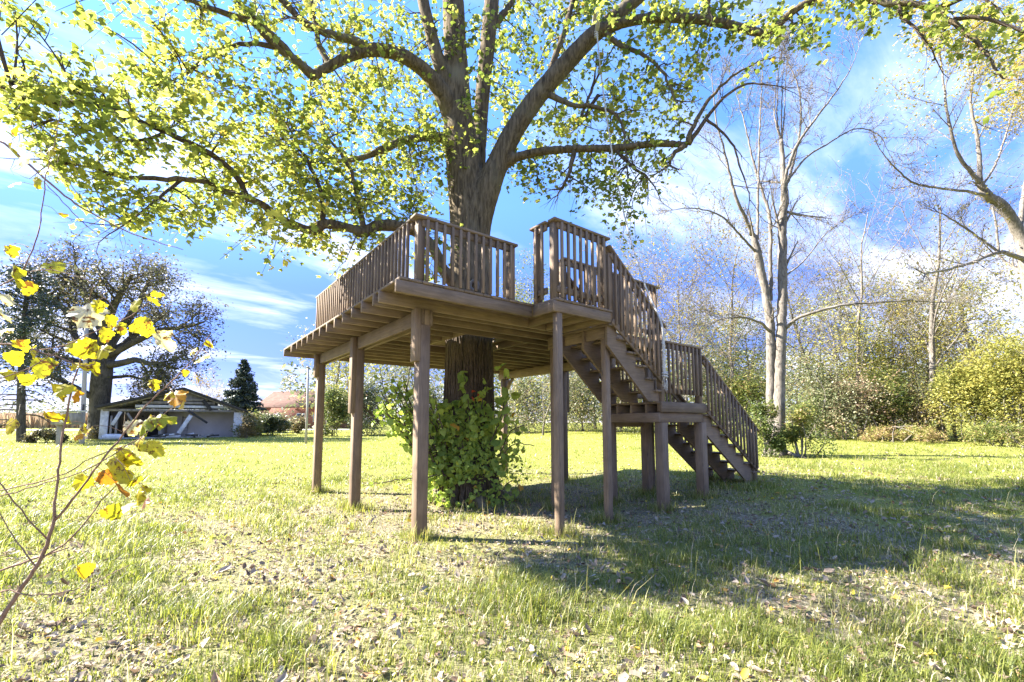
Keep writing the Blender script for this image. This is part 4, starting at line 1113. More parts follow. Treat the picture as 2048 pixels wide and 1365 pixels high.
    tone = np.clip(tone + 0.22 * ss(-0.8, -3.5, lx) if False else tone + 0.20 * (1 - ss(-4.0, -0.5, lx)), 0, 0.94)
    brown = rs.random(n) < 0.012; tone[brown] = 0.98
    fr = orient(n, 0.32, 0.5, rs)
    vis, dep_ = inframe(P, -10)
    order = np.argsort(np.where(vis, dep_ / size, 1e9))
    sel = order[:300]; rest = np.setdiff1d(np.arange(n), sel)
    leaf_parts('leaf', P[sel], size[sel], tone[sel], tuple(f[sel] for f in fr), 'tulip', M_LEAF, root)
    v2, _ = inframe(P, 60); rin = rest[v2[rest]]; rout = rest[~v2[rest]]
    for ix, kd in ((rin, 'tulip'), (rout, 'ovate')):
        o = link('crown', leaf_mesh('crown', P[ix], size[ix] * (1.0 if kd == 'tulip' else 1.25), kd, tone[ix], M_LEAF, frames=tuple(f[ix] for f in fr)), root)
        o['kind'] = 'stuff'
    print('tulip leaves', n)
    kc = un(948, 572, 8.0); t = np.linspace(0, 6.2832, 25)
    ka = Acc(); n_ = unit(np.array([-FW[0], -FW[1], 0.05])); ka.tube(kc + 0.085 * (np.cos(t)[:, None] * RT * 0.85 + np.sin(t)[:, None] * UP), 0.035, 8, cap=False)
    link('knot', ka.mesh('knot', M_GREYBARK), root)
    # pale scar where the right fork tears from the trunk, knot hole low down
    return root
build_tulip()
def build_rope():
    rs = np.random.default_rng(1)
    K = PX((1192, 44, 7.95, 1.6), (1200, 130, 7.85, 1.6), (1214, 240, 7.75, 1.6), (1232, 350, 7.6, 1.6), (1256, 460, 7.45, 1.6), (1290, 570, 7.3, 1.7), (1322, 645, 7.0, 2.3), (1327, 690, 6.95, 3.2), (1328, 740, 6.94, 3.4), (1330, 748, 6.94, 3.2))
    p = smooth_path(K, 0.04)
    root = empty('rope', p[-1, :3], 'long thin white rope hanging from a limb and tied at the stair landing post', 'rope')
    a = Acc(); a.tube(p[:, :3], np.maximum(p[:, 3], 0.011), 6)
    # second strand twisted round the lower end
    q = p[-14:]; t = np.linspace(0, 30, len(q) * 6); qq = np.array([np.interp(np.linspace(0, len(q) - 1, len(t)), np.arange(len(q)), q[:, k]) for k in range(3)]).T
    qq += 0.018 * (np.cos(t)[:, None] * RT + np.sin(t)[:, None] * FW); a.tube(qq, 0.013, 5)
    link('cord', a.mesh('cord', M_ROPE), root)
    k = Acc(); b = p[-1, :3]
    t = np.linspace(0, 12.5, 60)
    k.tube(b + 0.035 * (np.cos(t)[:, None] * RT + np.sin(t)[:, None] * FW) + np.linspace(0.03, -0.05, 60)[:, None] * UP, 0.016, 6)
    link('knot', k.mesh('knot', M_ROPE), root)
    f = Acc()
    for i in range(14):
        e = b + rs.normal(size=3) * np.array([0.03, 0.03, 0.05]) - UP * (0.17 + 0.08 * rs.random())
        f.tube(smooth_path([(*b, 0.006), (*((b + e) / 2 + rs.normal(size=3) * 0.02), 0.005), (*e, 0.003)], 0.03)[:, :3], 0.005, 4, cap=False)
    link('frayed_end', f.mesh('frayed_end', M_ROPE), root)
    k2 = Acc(); b = p[0, :3]
    t = np.linspace(0, 18.8, 90)
    k2.tube(b + 0.21 * (np.cos(t)[:, None] * unit(np.cross(unit(np.array([0.5, -0.4, 0.6])), UP)) + np.sin(t)[:, None] * UP) * np.array([1, 1, 1]) + np.linspace(-0.04, 0.04, 90)[:, None] * RT, 0.013, 6)
    k2.tube(b + 0.03 * (np.cos(t)[:, None] * RT + np.sin(t)[:, None] * FW) - np.linspace(0.2, 0.34, 90)[:, None] * UP, 0.014, 6)
    link('loop', k2.mesh('loop', M_ROPE), root)
build_rope()

def build_vine():
    rs = np.random.default_rng(31)
    b = np.array([1.70, 1.40, float(gz(1.7, 1.4))])
    root = empty('climbing_vine', b, 'leafy green vine with a few red and orange leaves climbing the trunk below the deck', 'vine')
    st = Acc(); P = []; Z = []
    tr = np.array([1.88, 1.92])
    def stem(K, dens=1.0, sz=0.11):
        p = smooth_path(K, 0.05); p[:, :3] += rs.normal(size=(len(p), 3)) * 0.008
        st.tube(p[:, :3], p[:, 3], 5, cap=False)
        m = int(len(p) * dens)
        idx = rs.integers(0, len(p), m)
        P.append(p[idx, :3] + rs.normal(size=(m, 3)) * 0.07); Z.append(np.full(m, sz))
    # hairy stems pressed to the trunk
    for i in range(60):
        a = math.atan2(-FW[1], -FW[0]) + rs.normal() * 0.9
        q = np.array([math.cos(a), math.sin(a), 0])
        K = []
        for z in (0.0, 0.7, 1.4, 2.1, 2.8, 3.3):
            a2 = a + rs.normal() * 0.06; rad = float(np.interp(z, [0, 0.4, 1, 2, 3.3], [0.66, 0.54, 0.475, 0.45, 0.42]))
            K.append((tr[0] + rad * math.cos(a2), tr[1] + rad * math.sin(a2), z, 0.012 + 0.006 * rs.random()))
        p = smooth_path(K, 0.08); p[:, :3] += rs.normal(size=(len(p), 3)) * 0.006; st.tube(p[:, :3], p[:, 3], 5, cap=False)
    # skirt of leaves round the foot
    m = 2700
    z = rs.random(m) ** 0.9 * 1.8
    a = math.atan2(-FW[1], -FW[0]) + rs.normal(size=m) * 0.75
    lob = fbm(a * 2.2 + 9, z * 2.0 + 4, 3)
    wid = 0.56 + 0.30 * np.exp(-((z - 0.55) / 0.6) ** 2) + 0.75 * (lob - 0.5) + 0.07 * rs.normal(size=m); wid = np.maximum(wid, 0.5)
    keep = (rs.random(m) < 1.0 - 0.62 * np.clip((z - 0.9) / 0.85, 0, 1)) & (fbm(a * 3.1 + 2, z * 3.3 + 8, 2) > 0.26)
    pts = np.stack([tr[0] + wid * np.cos(a), tr[1] + wid * np.sin(a), z + 0.05], -1)[keep]
    P.append(pts); Z.append(0.036 + 0.075 * rs.random(len(pts)) ** 1.6 * (0.55 + 0.65 * z[keep] / 1.7))
    # tangle to the left, reaching up to the deck
    for i in range(26):
        x = rs.uniform(742, 872); y = rs.uniform(722, 850)
        K = PX((880 + rs.normal() * 12, 960, 7.8, 1.5), ((880 + x) / 2 + rs.normal() * 14, 880, 7.75 + rs.normal() * .15, 1.4), (x, y, 7.75 + rs.normal() * 0.3, 0.9))
        stem(K, 1.05, 0.10)
    for x, y in ((690, 738), (705, 748), (760, 735), (820, 730), (700, 780)):
        stem(PX((x + 60, 850, 7.8, 1.2), (x + 15, 800, 7.7, 1), (x, y, 7.6, 0.7)), 0.32, 0.085)
    for K, dn, sz in (
        (PX((975, 900, 7.85, 1.5), (1000, 840, 7.75, 1.3), (1012, 780, 7.7, 1.1), (1008, 738, 7.65, 0.8)), 0.9, 0.15),
        (PX((940, 860, 7.85, 1.4), (935, 800, 7.8, 1.2), (930, 755, 7.75, 0.9)), 0.7, 0.14),
        (PX((960, 850, 7.85, 1.3), (968, 790, 7.75, 1), (985, 742, 7.65, 0.8)), 0.7, 0.14),
        (PX((990, 930, 7.85, 1.5), (1020, 865, 7.7, 1.2), (1050, 850, 7.6, 0.9)), 0.9, 0.12),
        (PX((990, 940, 7.85, 1.5), (1025, 890, 7.65, 1.2), (1068, 892, 7.55, 0.8)), 0.9, 0.10),
        (PX((890, 950, 7.7, 1.3), (800, 960, 7.2, 1), (730, 972, 7.0, 0.7)), 0.75, 0.07),
        (PX((1000, 985, 7.7, 1.2), (1030, 960, 7.4, 1), (1040, 985, 7.3, 0.7)), 0.4, 0.07)):
        stem(K, dn, sz)
    P = np.vstack(P); size = np.concatenate(Z) * (0.5 + 1.0 * rs.random(len(P))); n = len(P)
    tone = np.clip(0.36 + 0.2 * rs.normal(size=n), 0, 0.8)
    red = rs.random(n) < 0.010; tone[red] = 0.9
    fr0 = orient(n, 0.2, 0.9, rs)
    nz = unit(np.array([-0.55, -0.55, 0.6])) + 0.95 * rs.normal(size=(n, 3)); nz /= np.linalg.norm(nz, axis=1)[:, None]
    x = rs.normal(size=(n, 3)) * 0.6; x[:, 2] -= 1.0; x -= (x * nz).sum(1)[:, None] * nz; x /= np.linalg.norm(x, axis=1)[:, None]
    fr = (x, np.cross(nz, x), nz)
    link('stem', st.mesh('stem', M_TWIG), root)
    vis, dp = inframe(P)
    order = np.argsort(np.where(vis, dp / size, 1e9)); sel = order[:292]; rest = order[292:]
    leaf_parts('leaf', P[sel], size[sel], tone[sel], tuple(f[sel] for f in fr), 'heart', M_VINE, root)
    # the red and orange leaves
    RP = np.array([un(x, y, 7.62) for x, y in ((948, 783), (943, 795), (962, 797), (905, 848), (916, 852), (955, 788), (1042, 972), (940, 1000))])
    rt_ = np.array([0.99, 0.99, 0.92, 0.91, 0.92, 0.99, 0.88, 0.9])
    k = rs.integers(0, n, 8)
    for lab, i in (('red leaf', (0, 1, 5)), ('orange leaf', (2, 3, 4, 6, 7))):
        i = list(i); leaf_parts('leaf', RP[i], 0.075 + 0.04 * rs.random(len(i)), rt_[i], tuple(f[k[i]] for f in fr), 'heart', M_VINE, root, 16)
    o = link('foliage', leaf_mesh('foliage', P[rest], size[rest], 'heart', tone[rest], M_VINE, frames=tuple(f[rest] for f in fr)), root); o['kind'] = 'stuff'
build_vine()

# ================================================================== FOREGROUND SAPLING
def build_sapling():
    rs = np.random.default_rng(41)
    D = 1.75
    b = un(-150, 1560, D); b[2] = float(gz(b[0], b[1]))
    root = empty('sapling', b, 'thin bare sapling close to the lens with ragged yellow and browning leaves', 'sapling')
    SP = []
    def br(name, *rows):
        p = smooth_path(PX(*rows), 0.03); p[:, :3] += rs.normal(size=(len(p), 3)) * 0.0016
        a = Acc(); a.tube(p[:, :3], np.maximum(p[:, 3] * 0.56, 0.0010), 7, wob=0.25); SP.append(p[:, :3])
        link(name, a.mesh(name, M_STEM), root); return p
    base = (-150, 1575, D, 9)
    br('stem', base, (-60, 1340, D, 8), (0, 1243, D, 7), (37, 1185, D, 6.5), (77, 1127, D, 6), (99, 1073, D, 5.5), (110, 1035, D, 5), (111, 1005, D, 4), (119, 924, D, 3.6), (130, 850, D, 3.4), (139, 800, D, 3.1), (146, 765, D, 2.8), (158, 730, D, 2.3), (168, 680, D, 1.8))
    br('branch', (110, 1040, D, 4.5), (166, 974, D, 3.8), (207, 916, D, 3.4), (248, 866, D + .03, 3), (302, 800, D + .06, 2.8), (341, 765, D + .08, 2.3), (387, 719, D + .1, 1.8), (420, 668, D + .12, 1.2))
    br('branch', (66, 1135, D, 3.5), (95, 1108, D, 3.2), (128, 1088, D + .02, 2.8), (174, 1040, D + .05, 2.5), (205, 1000, D + .08, 2.1), (235, 968, D + .1, 1.6))
    br('branch', (97, 1081, D, 3), (70, 1055, D - .03, 2.6), (41, 1019, D - .05, 2.3), (0, 964, D - .08, 2), (-40, 900, D - .1, 1.6))
    br('branch', (-40, 1155, D, 4), (0, 1143, D, 3.6), (66, 1119, D + .02, 3.2), (110, 1106, D + .03, 2.6), (137, 1096, D + .05, 1.8))
    br('branch', (70, 1131, D, 2.5), (42, 1095, D, 2), (8, 1042, D, 1.6), (-30, 985, D, 1.3))
    br('branch', (-60, 1000, D + .1, 2.4), (0, 982, D + .1, 2.2), (116, 953, D + .1, 2), (186, 916, D + .1, 1.8), (265, 887, D + .12, 1.3))
    br('branch', (-60, 1010, D - .1, 2.5), (0, 993, D - .1, 2.3), (166, 943, D - .08, 2.1), (225, 910, D - .05, 1.8), (292, 868, D, 1.4), (318, 842, D, 1))
    br('branch', (-70, 1270, D, 3.5), (0, 1185, D, 2.6), (60, 1190, D, 2), (150, 1180, D + .1, 1.6), (260, 1130, D + .2, 1.1))
    br('branch', (-60, 690, D, 3.6), (0, 688, D, 3.2), (46, 694, D, 3), (70, 702, D, 2.8), (116, 713, D, 2.4), (160, 732, D, 2), (190, 728, D, 1.5))
    br('branch', (70, 702, D, 2.2), (130, 690, D, 2), (190, 664, D, 1.8), (260, 632, D + .03, 1.4), (305, 602, D + .05, 1))
    br('branch', (-60, 770, D - .1, 2.2), (0, 757, D - .1, 2), (60, 735, D - .06, 1.7), (120, 700, D, 1.4))
    st2 = (-150, 1575, D + .2, 8)
    br('stem', st2, (-150, 1100, D + .2, 7), (-120, 700, D + .2, 6), (-70, 400, D + .2, 5), (-30, 300, D + .2, 4.6), (0, 283, D + .2, 4.4), (50, 322, D + .2, 4), (105, 372, D + .2, 3.6), (140, 400, D + .2, 3.4), (185, 428, D + .2, 3), (250, 461, D + .2, 2.4), (310, 484, D + .2, 1.9), (366, 500, D + .2, 1.2))
    br('branch', (-60, 600, D, 2.6), (0, 572, D, 2.4), (38, 550, D, 2.3), (65, 500, D, 2.1), (82, 440, D, 2), (92, 350, D, 1.8), (108, 290, D, 1.5), (124, 190, D, 1))
    br('branch', (38, 548, D, 2), (90, 540, D, 1.7), (140, 548, D, 1.5), (190, 572, D, 1.2), (245, 640, D, 0.9))
    br('branch', (185, 428, D + .2, 1.8), (150, 380, D + .2, 1.5), (110, 335, D + .2, 1.2), (80, 300, D + .2, 0.8))
    br('branch', (90, 365, D + .2, 1.8), (160, 440, D + .2, 1.5), (195, 470, D + .2, 1))
    # leaves: survey x, y, width px, tone (0 green .. .3 yellow .. .75 orange .. .88 brown .. 1 near white, overexposure put into the colour)
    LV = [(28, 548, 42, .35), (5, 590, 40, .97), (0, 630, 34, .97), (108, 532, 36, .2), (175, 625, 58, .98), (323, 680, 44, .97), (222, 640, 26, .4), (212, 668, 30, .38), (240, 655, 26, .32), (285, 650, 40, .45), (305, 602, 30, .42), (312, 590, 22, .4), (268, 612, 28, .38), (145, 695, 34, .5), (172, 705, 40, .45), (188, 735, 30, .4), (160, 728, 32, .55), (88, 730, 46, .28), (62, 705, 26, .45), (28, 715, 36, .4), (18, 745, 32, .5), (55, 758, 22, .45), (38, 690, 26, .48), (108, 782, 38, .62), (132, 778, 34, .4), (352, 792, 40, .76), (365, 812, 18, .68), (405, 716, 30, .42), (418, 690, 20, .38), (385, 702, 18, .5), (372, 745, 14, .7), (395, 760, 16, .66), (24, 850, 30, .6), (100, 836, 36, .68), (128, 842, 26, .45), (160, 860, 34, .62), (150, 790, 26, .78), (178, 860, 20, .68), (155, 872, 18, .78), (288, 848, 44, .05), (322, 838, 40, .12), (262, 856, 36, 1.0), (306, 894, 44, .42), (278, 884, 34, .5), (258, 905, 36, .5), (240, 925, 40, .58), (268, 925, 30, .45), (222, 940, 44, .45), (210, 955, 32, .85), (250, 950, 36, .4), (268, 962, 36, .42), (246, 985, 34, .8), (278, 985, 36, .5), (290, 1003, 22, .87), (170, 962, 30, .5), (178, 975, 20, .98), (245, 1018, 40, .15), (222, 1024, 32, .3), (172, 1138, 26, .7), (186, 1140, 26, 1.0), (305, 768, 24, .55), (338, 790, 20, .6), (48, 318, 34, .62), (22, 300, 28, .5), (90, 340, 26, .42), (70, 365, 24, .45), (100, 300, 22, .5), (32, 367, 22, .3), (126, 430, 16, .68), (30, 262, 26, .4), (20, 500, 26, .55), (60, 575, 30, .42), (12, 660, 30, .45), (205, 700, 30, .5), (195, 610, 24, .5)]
    LV = np.array(LV, float); n = len(LV)
    P = np.array([un(x, y, D + rs.normal() * 0.06) for x, y, w, t in LV])
    size = LV[:, 2] * D / FPX * 0.98
    nz = -_F * 0.9 + 0.55 * rs.normal(size=(n, 3)) + np.array([0, 0, 0.25]); nz /= np.linalg.norm(nz, axis=1)[:, None]
    x = rs.normal(size=(n, 3)) * 0.6; x[:, 2] -= 0.9; x -= (x * nz).sum(1)[:, None] * nz; x /= np.linalg.norm(x, axis=1)[:, None]
    P = P - x * size[:, None] * 0.45
    # leaf stalks, bowed, from the nearest twig
    S = np.vstack(SP); st = Acc()
    for q in P:
        c0 = S[np.argmin(((S - q) ** 2).sum(1))]
        if np.linalg.norm(c0 - q) > 0.26: c0 = q + unit(c0 - q) * 0.26
        st.tube(smooth_path([(*c0, 0.0011), (*((c0 + q) / 2 + UP * 0.012), 0.0009), (*q, 0.0008)], 0.03)[:, :3], 0.0009, 4, cap=False)
    link('leaf_stalk', st.mesh('leaf_stalk', M_STEM), root)['kind'] = 'stuff'
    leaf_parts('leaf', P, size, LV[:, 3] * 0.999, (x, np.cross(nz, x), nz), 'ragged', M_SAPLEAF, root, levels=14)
build_sapling()

# ================================================================== LEFT BACKGROUND
def build_oak():
    rs = np.random.default_rng(51)
    d = 34.0; b = at(200, d)
    root = empty('oak_tree', b, 'large dark broad oak with low spreading limbs behind the ruined garage', 'tree')
    acc = Acc(); lp = []
    s = d / FPX
    K = PX((200, 885, d, 27), (200, 862, d, 20), (199, 820, d, 16.5), (202, 770, d, 17), (206, 735, d, 16), (210, 700, d, 11))
    p = smooth_path(K, 0.4); acc.tube(p[:, :3], p[:, 3], 12)
    cfg = dict(seg=1.0, curl=0.16, up=(0.02, 0.03, 0.04, 0.03), tap=0.35, sides=(7, 4, 3, 3), max=3, leaf_from=2, n=(10, 8, 6), t0=(0.12, 0.12, 0.1), ang=(55, 55, 52), len=(0.6, 0.6, 0.55), rad=0.5, rmin=0.016)
    limbs = [((206, 735), (250, 690), (300, 640), 11), ((204, 742), (165, 700), (110, 640), 11), ((208, 720), (215, 640), (225, 560), 12), ((210, 730), (270, 720), (350, 735), 8), ((202, 745), (140, 720), (60, 700), 8),
             ((205, 755), (260, 752), (320, 762), 4), ((200, 800), (150, 775), (60, 735), 7), ((212, 705), (270, 620), (310, 560), 9), ((206, 705), (180, 620), (150, 540), 9), ((212, 715), (320, 660), (395, 640), 7), ((205, 715), (130, 620), (70, 570), 8)]
    for a, m_, e, r in limbs:
        dz = rs.uniform(-3.5, 3.5)
        A = un(*a, d); E = un(*e, d + dz); M = un(*m_, d + dz * 0.4)
        L = np.linalg.norm(E - M) * 1.15
        p = smooth_path([(*A, r * s), (*((A + M) / 2 + rs.normal(size=3) * 0.15), r * s * 0.9), (*M, r * s * 0.75)], 0.4)
        acc.tube(p[:, :3], p[:, 3], 8, cap=False)
        grow(acc, lp, M, E - M, L, r * s * 0.72, 0, cfg, rs)
    link('trunk', acc.mesh('trunk', M_DARKBARK), root)
    link('crown', crown_mesh(lp, 4, 0.20, 'ovate', M_OAK, rs, 0.5, 0.3, (0.5, 0.25), 24000), root)
build_oak()
def build_conifers():
    rs = np.random.default_rng(52)
    # old pine at the left edge: bare drooping limbs below, dark needles above
    d = 29.0; b = at(42, d); s = d / FPX
    root = empty('pine_tree', b, 'tall dark pine at the left edge with bare drooping lower limbs', 'tree')
    acc = Acc(); p = smooth_path(PX((42, 890, d, 7.5), (42, 790, d, 6.5), (45, 690, d, 5), (52, 600, d, 3.5), (60, 530, d, 1.5)), 0.3)
    acc.tube(p[:, :3], p[:, 3], 9)
    P = []
    for i in range(95):
        t = 0.12 + 0.86 * (i / 95) ; k = int(t * (len(p) - 1)); q = p[k, :3]
        a = rs.random() * 6.283; L = (1.0 - 0.55 * t) * rs.uniform(1.8, 3.6)
        e = q + np.array([math.cos(a), math.sin(a), 0]) * L + UP * (-0.35 * L if t < 0.5 else -0.05 * L + 0.2)
        m_ = (q + e) / 2 + UP * 0.14 * L
        pp = smooth_path([(*q, 0.045), (*m_, 0.028), (*e, 0.01)], 0.3); acc.tube(pp[:, :3], pp[:, 3], 4, cap=False)
        n = 120 if t > 0.45 else (24 if t > 0.3 else 0)
        if n:
            ii = rs.integers(len(pp) // 3, len(pp), n); P.append(pp[ii, :3] + rs.normal(size=(n, 3)) * 0.22)
    link('trunk', acc.mesh('trunk', M_DARKBARK), root)
    P = np.vstack(P)
    link('crown', leaf_mesh('crown', P, 0.18 * (0.6 + 0.8 * rs.random(len(P))), 'ovate', np.clip(0.4 + 0.25 * rs.normal(size=len(P)), 0, 1), M_SPRUCE, frames=orient(len(P), 0.2, 0.2, rs)), root)
    # blue green spruce
    d = 46.0; b = at(484, d); H = (855 - 718) / FPX * d + 0.4
    root = empty('spruce_tree', b, 'blue green cone shaped spruce beside the ruined garage', 'tree')
    acc = Acc(); acc.tube([b - UP * 0.2, b + UP * H * 0.5, b + UP * H], [0.16, 0.1, 0.02], 8)
    P = []
    nb = 210
    for i in range(nb):
        t = (i + rs.random()) / nb; z = 0.05 * H + t * 0.95 * H; Rr = 3.1 * (1 - t) ** 0.85 * rs.uniform(0.7, 1.12) + 0.08
        a = rs.random() * 6.283; q = b + UP * z; e = q + np.array([math.cos(a), math.sin(a), 0]) * Rr - UP * (0.22 * Rr - 0.08)
        acc.tube([q, (q + e) / 2 - UP * 0.06 * Rr, e], [0.03, 0.02, 0.008], 4, cap=False)
        n = int(30 + 70 * Rr); tt = rs.random(n)[:, None] ** 0.7
        side = np.array([-math.sin(a), math.cos(a), 0]) * (rs.normal(size=n)[:, None] * 0.24 * (1.15 - tt) * min(1, Rr))
        P.append(q + (e - q) * tt + side + rs.normal(size=(n, 3)) * 0.05)
    link('trunk', acc.mesh('trunk', M_DARKBARK), root)
    P = np.vstack(P)
    link('crown', leaf_mesh('crown', P, 0.24 * (0.6 + 0.7 * rs.random(len(P))), 'ovate', np.clip(0.45 + 0.25 * rs.normal(size=len(P)), 0, 1), M_SPRUCE, frames=orient(len(P), 0.25, 0.3, rs)), root)
build_conifers()

def local_frame(px, d, yaw=0.0):
    b = at(px, d); c, s_ = math.cos(yaw), math.sin(yaw)
    X = RT * c + FW * s_; Y = FW * c - RT * s_
    return b, X, Y
def build_garage():
    d = 35.0; b, X, Y = local_frame(357, d, 0.5)
    root = empty('ruined_garage', b, 'derelict low garage with torn open front, sagging roof and broken boards', 'garage')
    def W(x, y, z): return b + X * x + Y * y + UP * z
    up = (0, 0, 1)
    def bx(name, x0, x1, y0, y1, z0, z1, mat, par=root):
        o = bar(name, W(x0, (y0 + y1) / 2, (z0 + z1) / 2), W(x1, (y0 + y1) / 2, (z0 + z1) / 2), abs(y1 - y0), abs(z1 - z0), par, mat, 0.01)
        return o
    s = d / FPX
    xl, xr = -4.5, 4.3
    # walls
    bx('wall', xl + 0.1, xr - 0.1, 5.6, 5.75, -0.2, 2.25, M_GWALL)
    bar('wall', W(xl, -0.1, 1.05), W(xl, 5.7, 1.05), 0.14, 2.3, root, M_OLDWOOD, 0.01)
    bar('wall', W(xr, -0.1, 1.05), W(xr, 5.7, 1.05), 0.14, 2.3, root, M_WHITE, 0.01)
    bx('partition', -0.9, 3.95, 1.9, 2.0, -0.1, 2.15, M_GWALL)
    bar('partition', W(-0.95, 0.0, 1.0), W(-0.95, 1.9, 1.0), 0.1, 2.2, root, M_OLDWOOD, 0.01)
    bx('partition', -3.3, -1.0, 3.0, 3.1, -0.1, 1.3, M_DARKIN)
    bx('floor_slab', xl, xr, -0.2, 5.7, -0.25, 0.06, M_CONC)
    # front posts, jambs, boards
    for x, w, mt in ((-4.3, 0.45, M_WHITE), (4.05, 0.62, M_WHITE), (-1.0, 0.2, M_OLDWOOD), (-3.9, 0.12, M_OLDWOOD), (-3.6, 0.12, M_OLDWOOD)):
        bx('jamb', x - w / 2, x + w / 2, -0.22, -0.08, 0, 2.15 if w > 0.15 else 1.7, mt)
    bx('header', xl + 0.1, xr - 0.2, -0.26, -0.12, 2.02, 2.20, M_OLDWOOD)
    for z, a, e in ((2.32, -2.6, 3.3), (2.62, -2.2, 2.4), (2.88, -1.2, 1.9)):
        bx('gable_board', a, e, -0.2, -0.13, z, z + 0.2, M_WHITE if z < 2.5 else M_OLDWOOD)
    bx('gable_panel', -2.2, 2.6, -0.05, 0.02, 2.22, 2.95, M_DARKIN)
    # a plain triangular gable of grey boards high up
    a = Acc(); T0 = [W(-1.7, -0.02, 2.95), W(2.3, -0.02, 2.95), W(0.35, -0.02, 3.75)]
    T1 = [v + Y * 0.06 for v in T0]
    a.add(np.array(T0 + T1), [(0, 1, 4, 3), (1, 2, 5, 4), (2, 0, 3, 5)], [(0, 2, 1), (3, 4, 5)])
    link('gable_panel', a.mesh('gable_panel', M_OLDWOOD, False), root)
    # hanging / fallen pieces
    for p0, p1, w, mt in (((0.7, -0.3, 2.1), (2.0, -0.5, 1.15), 0.16, M_DARKIN), ((0.9, -0.4, 1.75), (0.2, -0.5, 0.35), 0.28, M_WHITE), ((-0.2, -0.35, 2.95), (-0.55, -0.4, 2.35), 0.2, M_WHITE), ((-3.4, -0.2, 2.0), (-3.8, -0.3, 1.0), 0.22, M_WHITE), ((-3.0, -0.3, 1.9), (-2.6, -0.35, 1.2), 0.15, M_OLDWOOD), ((1.6, -0.3, 2.95), (2.2, -0.4, 2.15), 0.25, M_DARKIN)):
        bar('broken_board', W(*p0), W(*p1), 0.05, w, root, mt, 0.008, up=tuple(X))
    # ladder leaning on the inner wall
    l0 = bar('ladder', W(0.05, 1.55, 0.05), W(0.1, 1.85, 1.75), 0.05, 0.05, root, M_OLDWOOD)
    bar('rail', W(0.45, 1.55, 0.05), W(0.5, 1.85, 1.75), 0.05, 0.05, l0, M_OLDWOOD)
    for k in range(6):
        z = 0.25 + 0.27 * k; bar('rung', W(0.05, 1.57 + z * 0.17, z), W(0.5, 1.57 + z * 0.17, z), 0.04, 0.04, l0, M_OLDWOOD)
    # rubble
    rs = np.random.default_rng(5)
    for k in range(16):
        x = rs.uniform(-4.3, 3.6); q = rs.uniform(0.25, 0.9); z = rs.uniform(0.03, 0.25)
        bar('debris', W(x, -0.4 - rs.random(), z), W(x + q, -0.6 - rs.random(), z + rs.uniform(-.05, .2)), 0.08, 0.12, root, [M_DARKIN, M_OLDWOOD, M_WHITE][k % 3], 0.008)
    # roof: two slopes, tarred edge, rafters showing at the torn front
    ridge = (0.35, 3.92); eL = (-4.75, 2.35); eR = (4.6, 2.2)
    for e, n in ((eL, 'l'), (eR, 'r')):
        a = Acc(); t = 0.12
        pts = [W(e[0], -0.75, e[1]), W(ridge[0], -0.5, ridge[1]), W(ridge[0], 6.2, ridge[1]), W(e[0], 6.2, e[1])]
        a.add(np.array(pts + [q - UP * t for q in pts]), [(0, 1, 2, 3), (4, 7, 6, 5), (0, 4, 5, 1), (1, 5, 6, 2), (2, 6, 7, 3), (3, 7, 4, 0)])
        r_ = link('roof', a.mesh('roof', M_SHINGLE, False), root)
        for k in range(7):
            y = -0.45 + k * 1.0
            bar('rafter', W(e[0] * 0.98, y, e[1] - 0.2), W(ridge[0], y, ridge[1] - 0.2), 0.05, 0.14, r_, M_OLDWOOD)
    bar('barge_board', W(eL[0], -0.80, eL[1] - 0.1), W(ridge[0], -0.58, ridge[1] - 0.1), 0.05, 0.2, root, M_DARKIN)
    bar('barge_board', W(eR[0], -0.80, eR[1] - 0.1), W(ridge[0], -0.58, ridge[1] - 0.1), 0.05, 0.2, root, M_DARKIN)
build_garage()
def build_house():
    d = 62.0; b, X, Y = local_frame(590, d, -0.1)
    root = empty('brick_house', b, 'low red brick house with brown shingled roof beyond the spruce', 'house')
    def W(x, y, z): return b + X * x + Y * y + UP * z
    bar('wall', W(-5, 0, 1.45), W(5, 0, 1.45), 0.25, 3.3, root, M_BRICK, 0.01); bar('wall', W(-5, 7, 1.45), W(5, 7, 1.45), 0.25, 3.3, root, M_BRICK, 0.01)
    for x in (-4.9, 4.9): bar('wall', W(x, 0.13, 1.45), W(x, 6.87, 1.45), 0.25, 3.3, root, M_BRICK, 0.01)
    for x in (-2.5, 1.0, 3.4):
        f = bar('window', W(x - 0.6, -0.14, 1.5), W(x + 0.6, -0.14, 1.5), 0.06, 1.2, root, M_WHITE, 0.01)
        bar('pane', W(x - 0.5, -0.18, 1.5), W(x + 0.5, -0.18, 1.5), 0.03, 1.0, f, M_GLASS, 0.005)
    for y0, y1 in ((-0.7, 3.5), (7.7, 3.5)):
        a = Acc(); pts = [W(-5.6, y0, 3.0), W(5.6, y0, 3.0), W(5.6, y1, 5.4), W(-5.6, y1, 5.4)]
        a.add(np.array(pts + [q - UP * 0.16 for q in pts]), [(0, 1, 2, 3), (4, 7, 6, 5), (0, 4, 5, 1), (1, 5, 6, 2), (2, 6, 7, 3), (3, 7, 4, 0)])
        rf = link('roof', a.mesh('roof', M_SHINGLE2, False), root)
        if y0 < 0:
            bar('vent_pipe', W(2.2, 2.6, 4.6), W(2.2, 2.6, 5.6), 0.15, 0.15, rf, M_DARKIN)
    for x in (-4.9, 4.9):
        a = Acc(); T0 = [W(x - 0.1, 0.1, 3.1), W(x - 0.1, 6.9, 3.1), W(x - 0.1, 3.5, 5.2)]; T1 = [v + X * 0.2 for v in T0]
        a.add(np.array(T0 + T1), [(0, 1, 4, 3), (1, 2, 5, 4), (2, 0, 3, 5)], [(0, 2, 1), (3, 4, 5)])
        link('gable', a.mesh('gable', M_BRICK, False), root)
build_house()
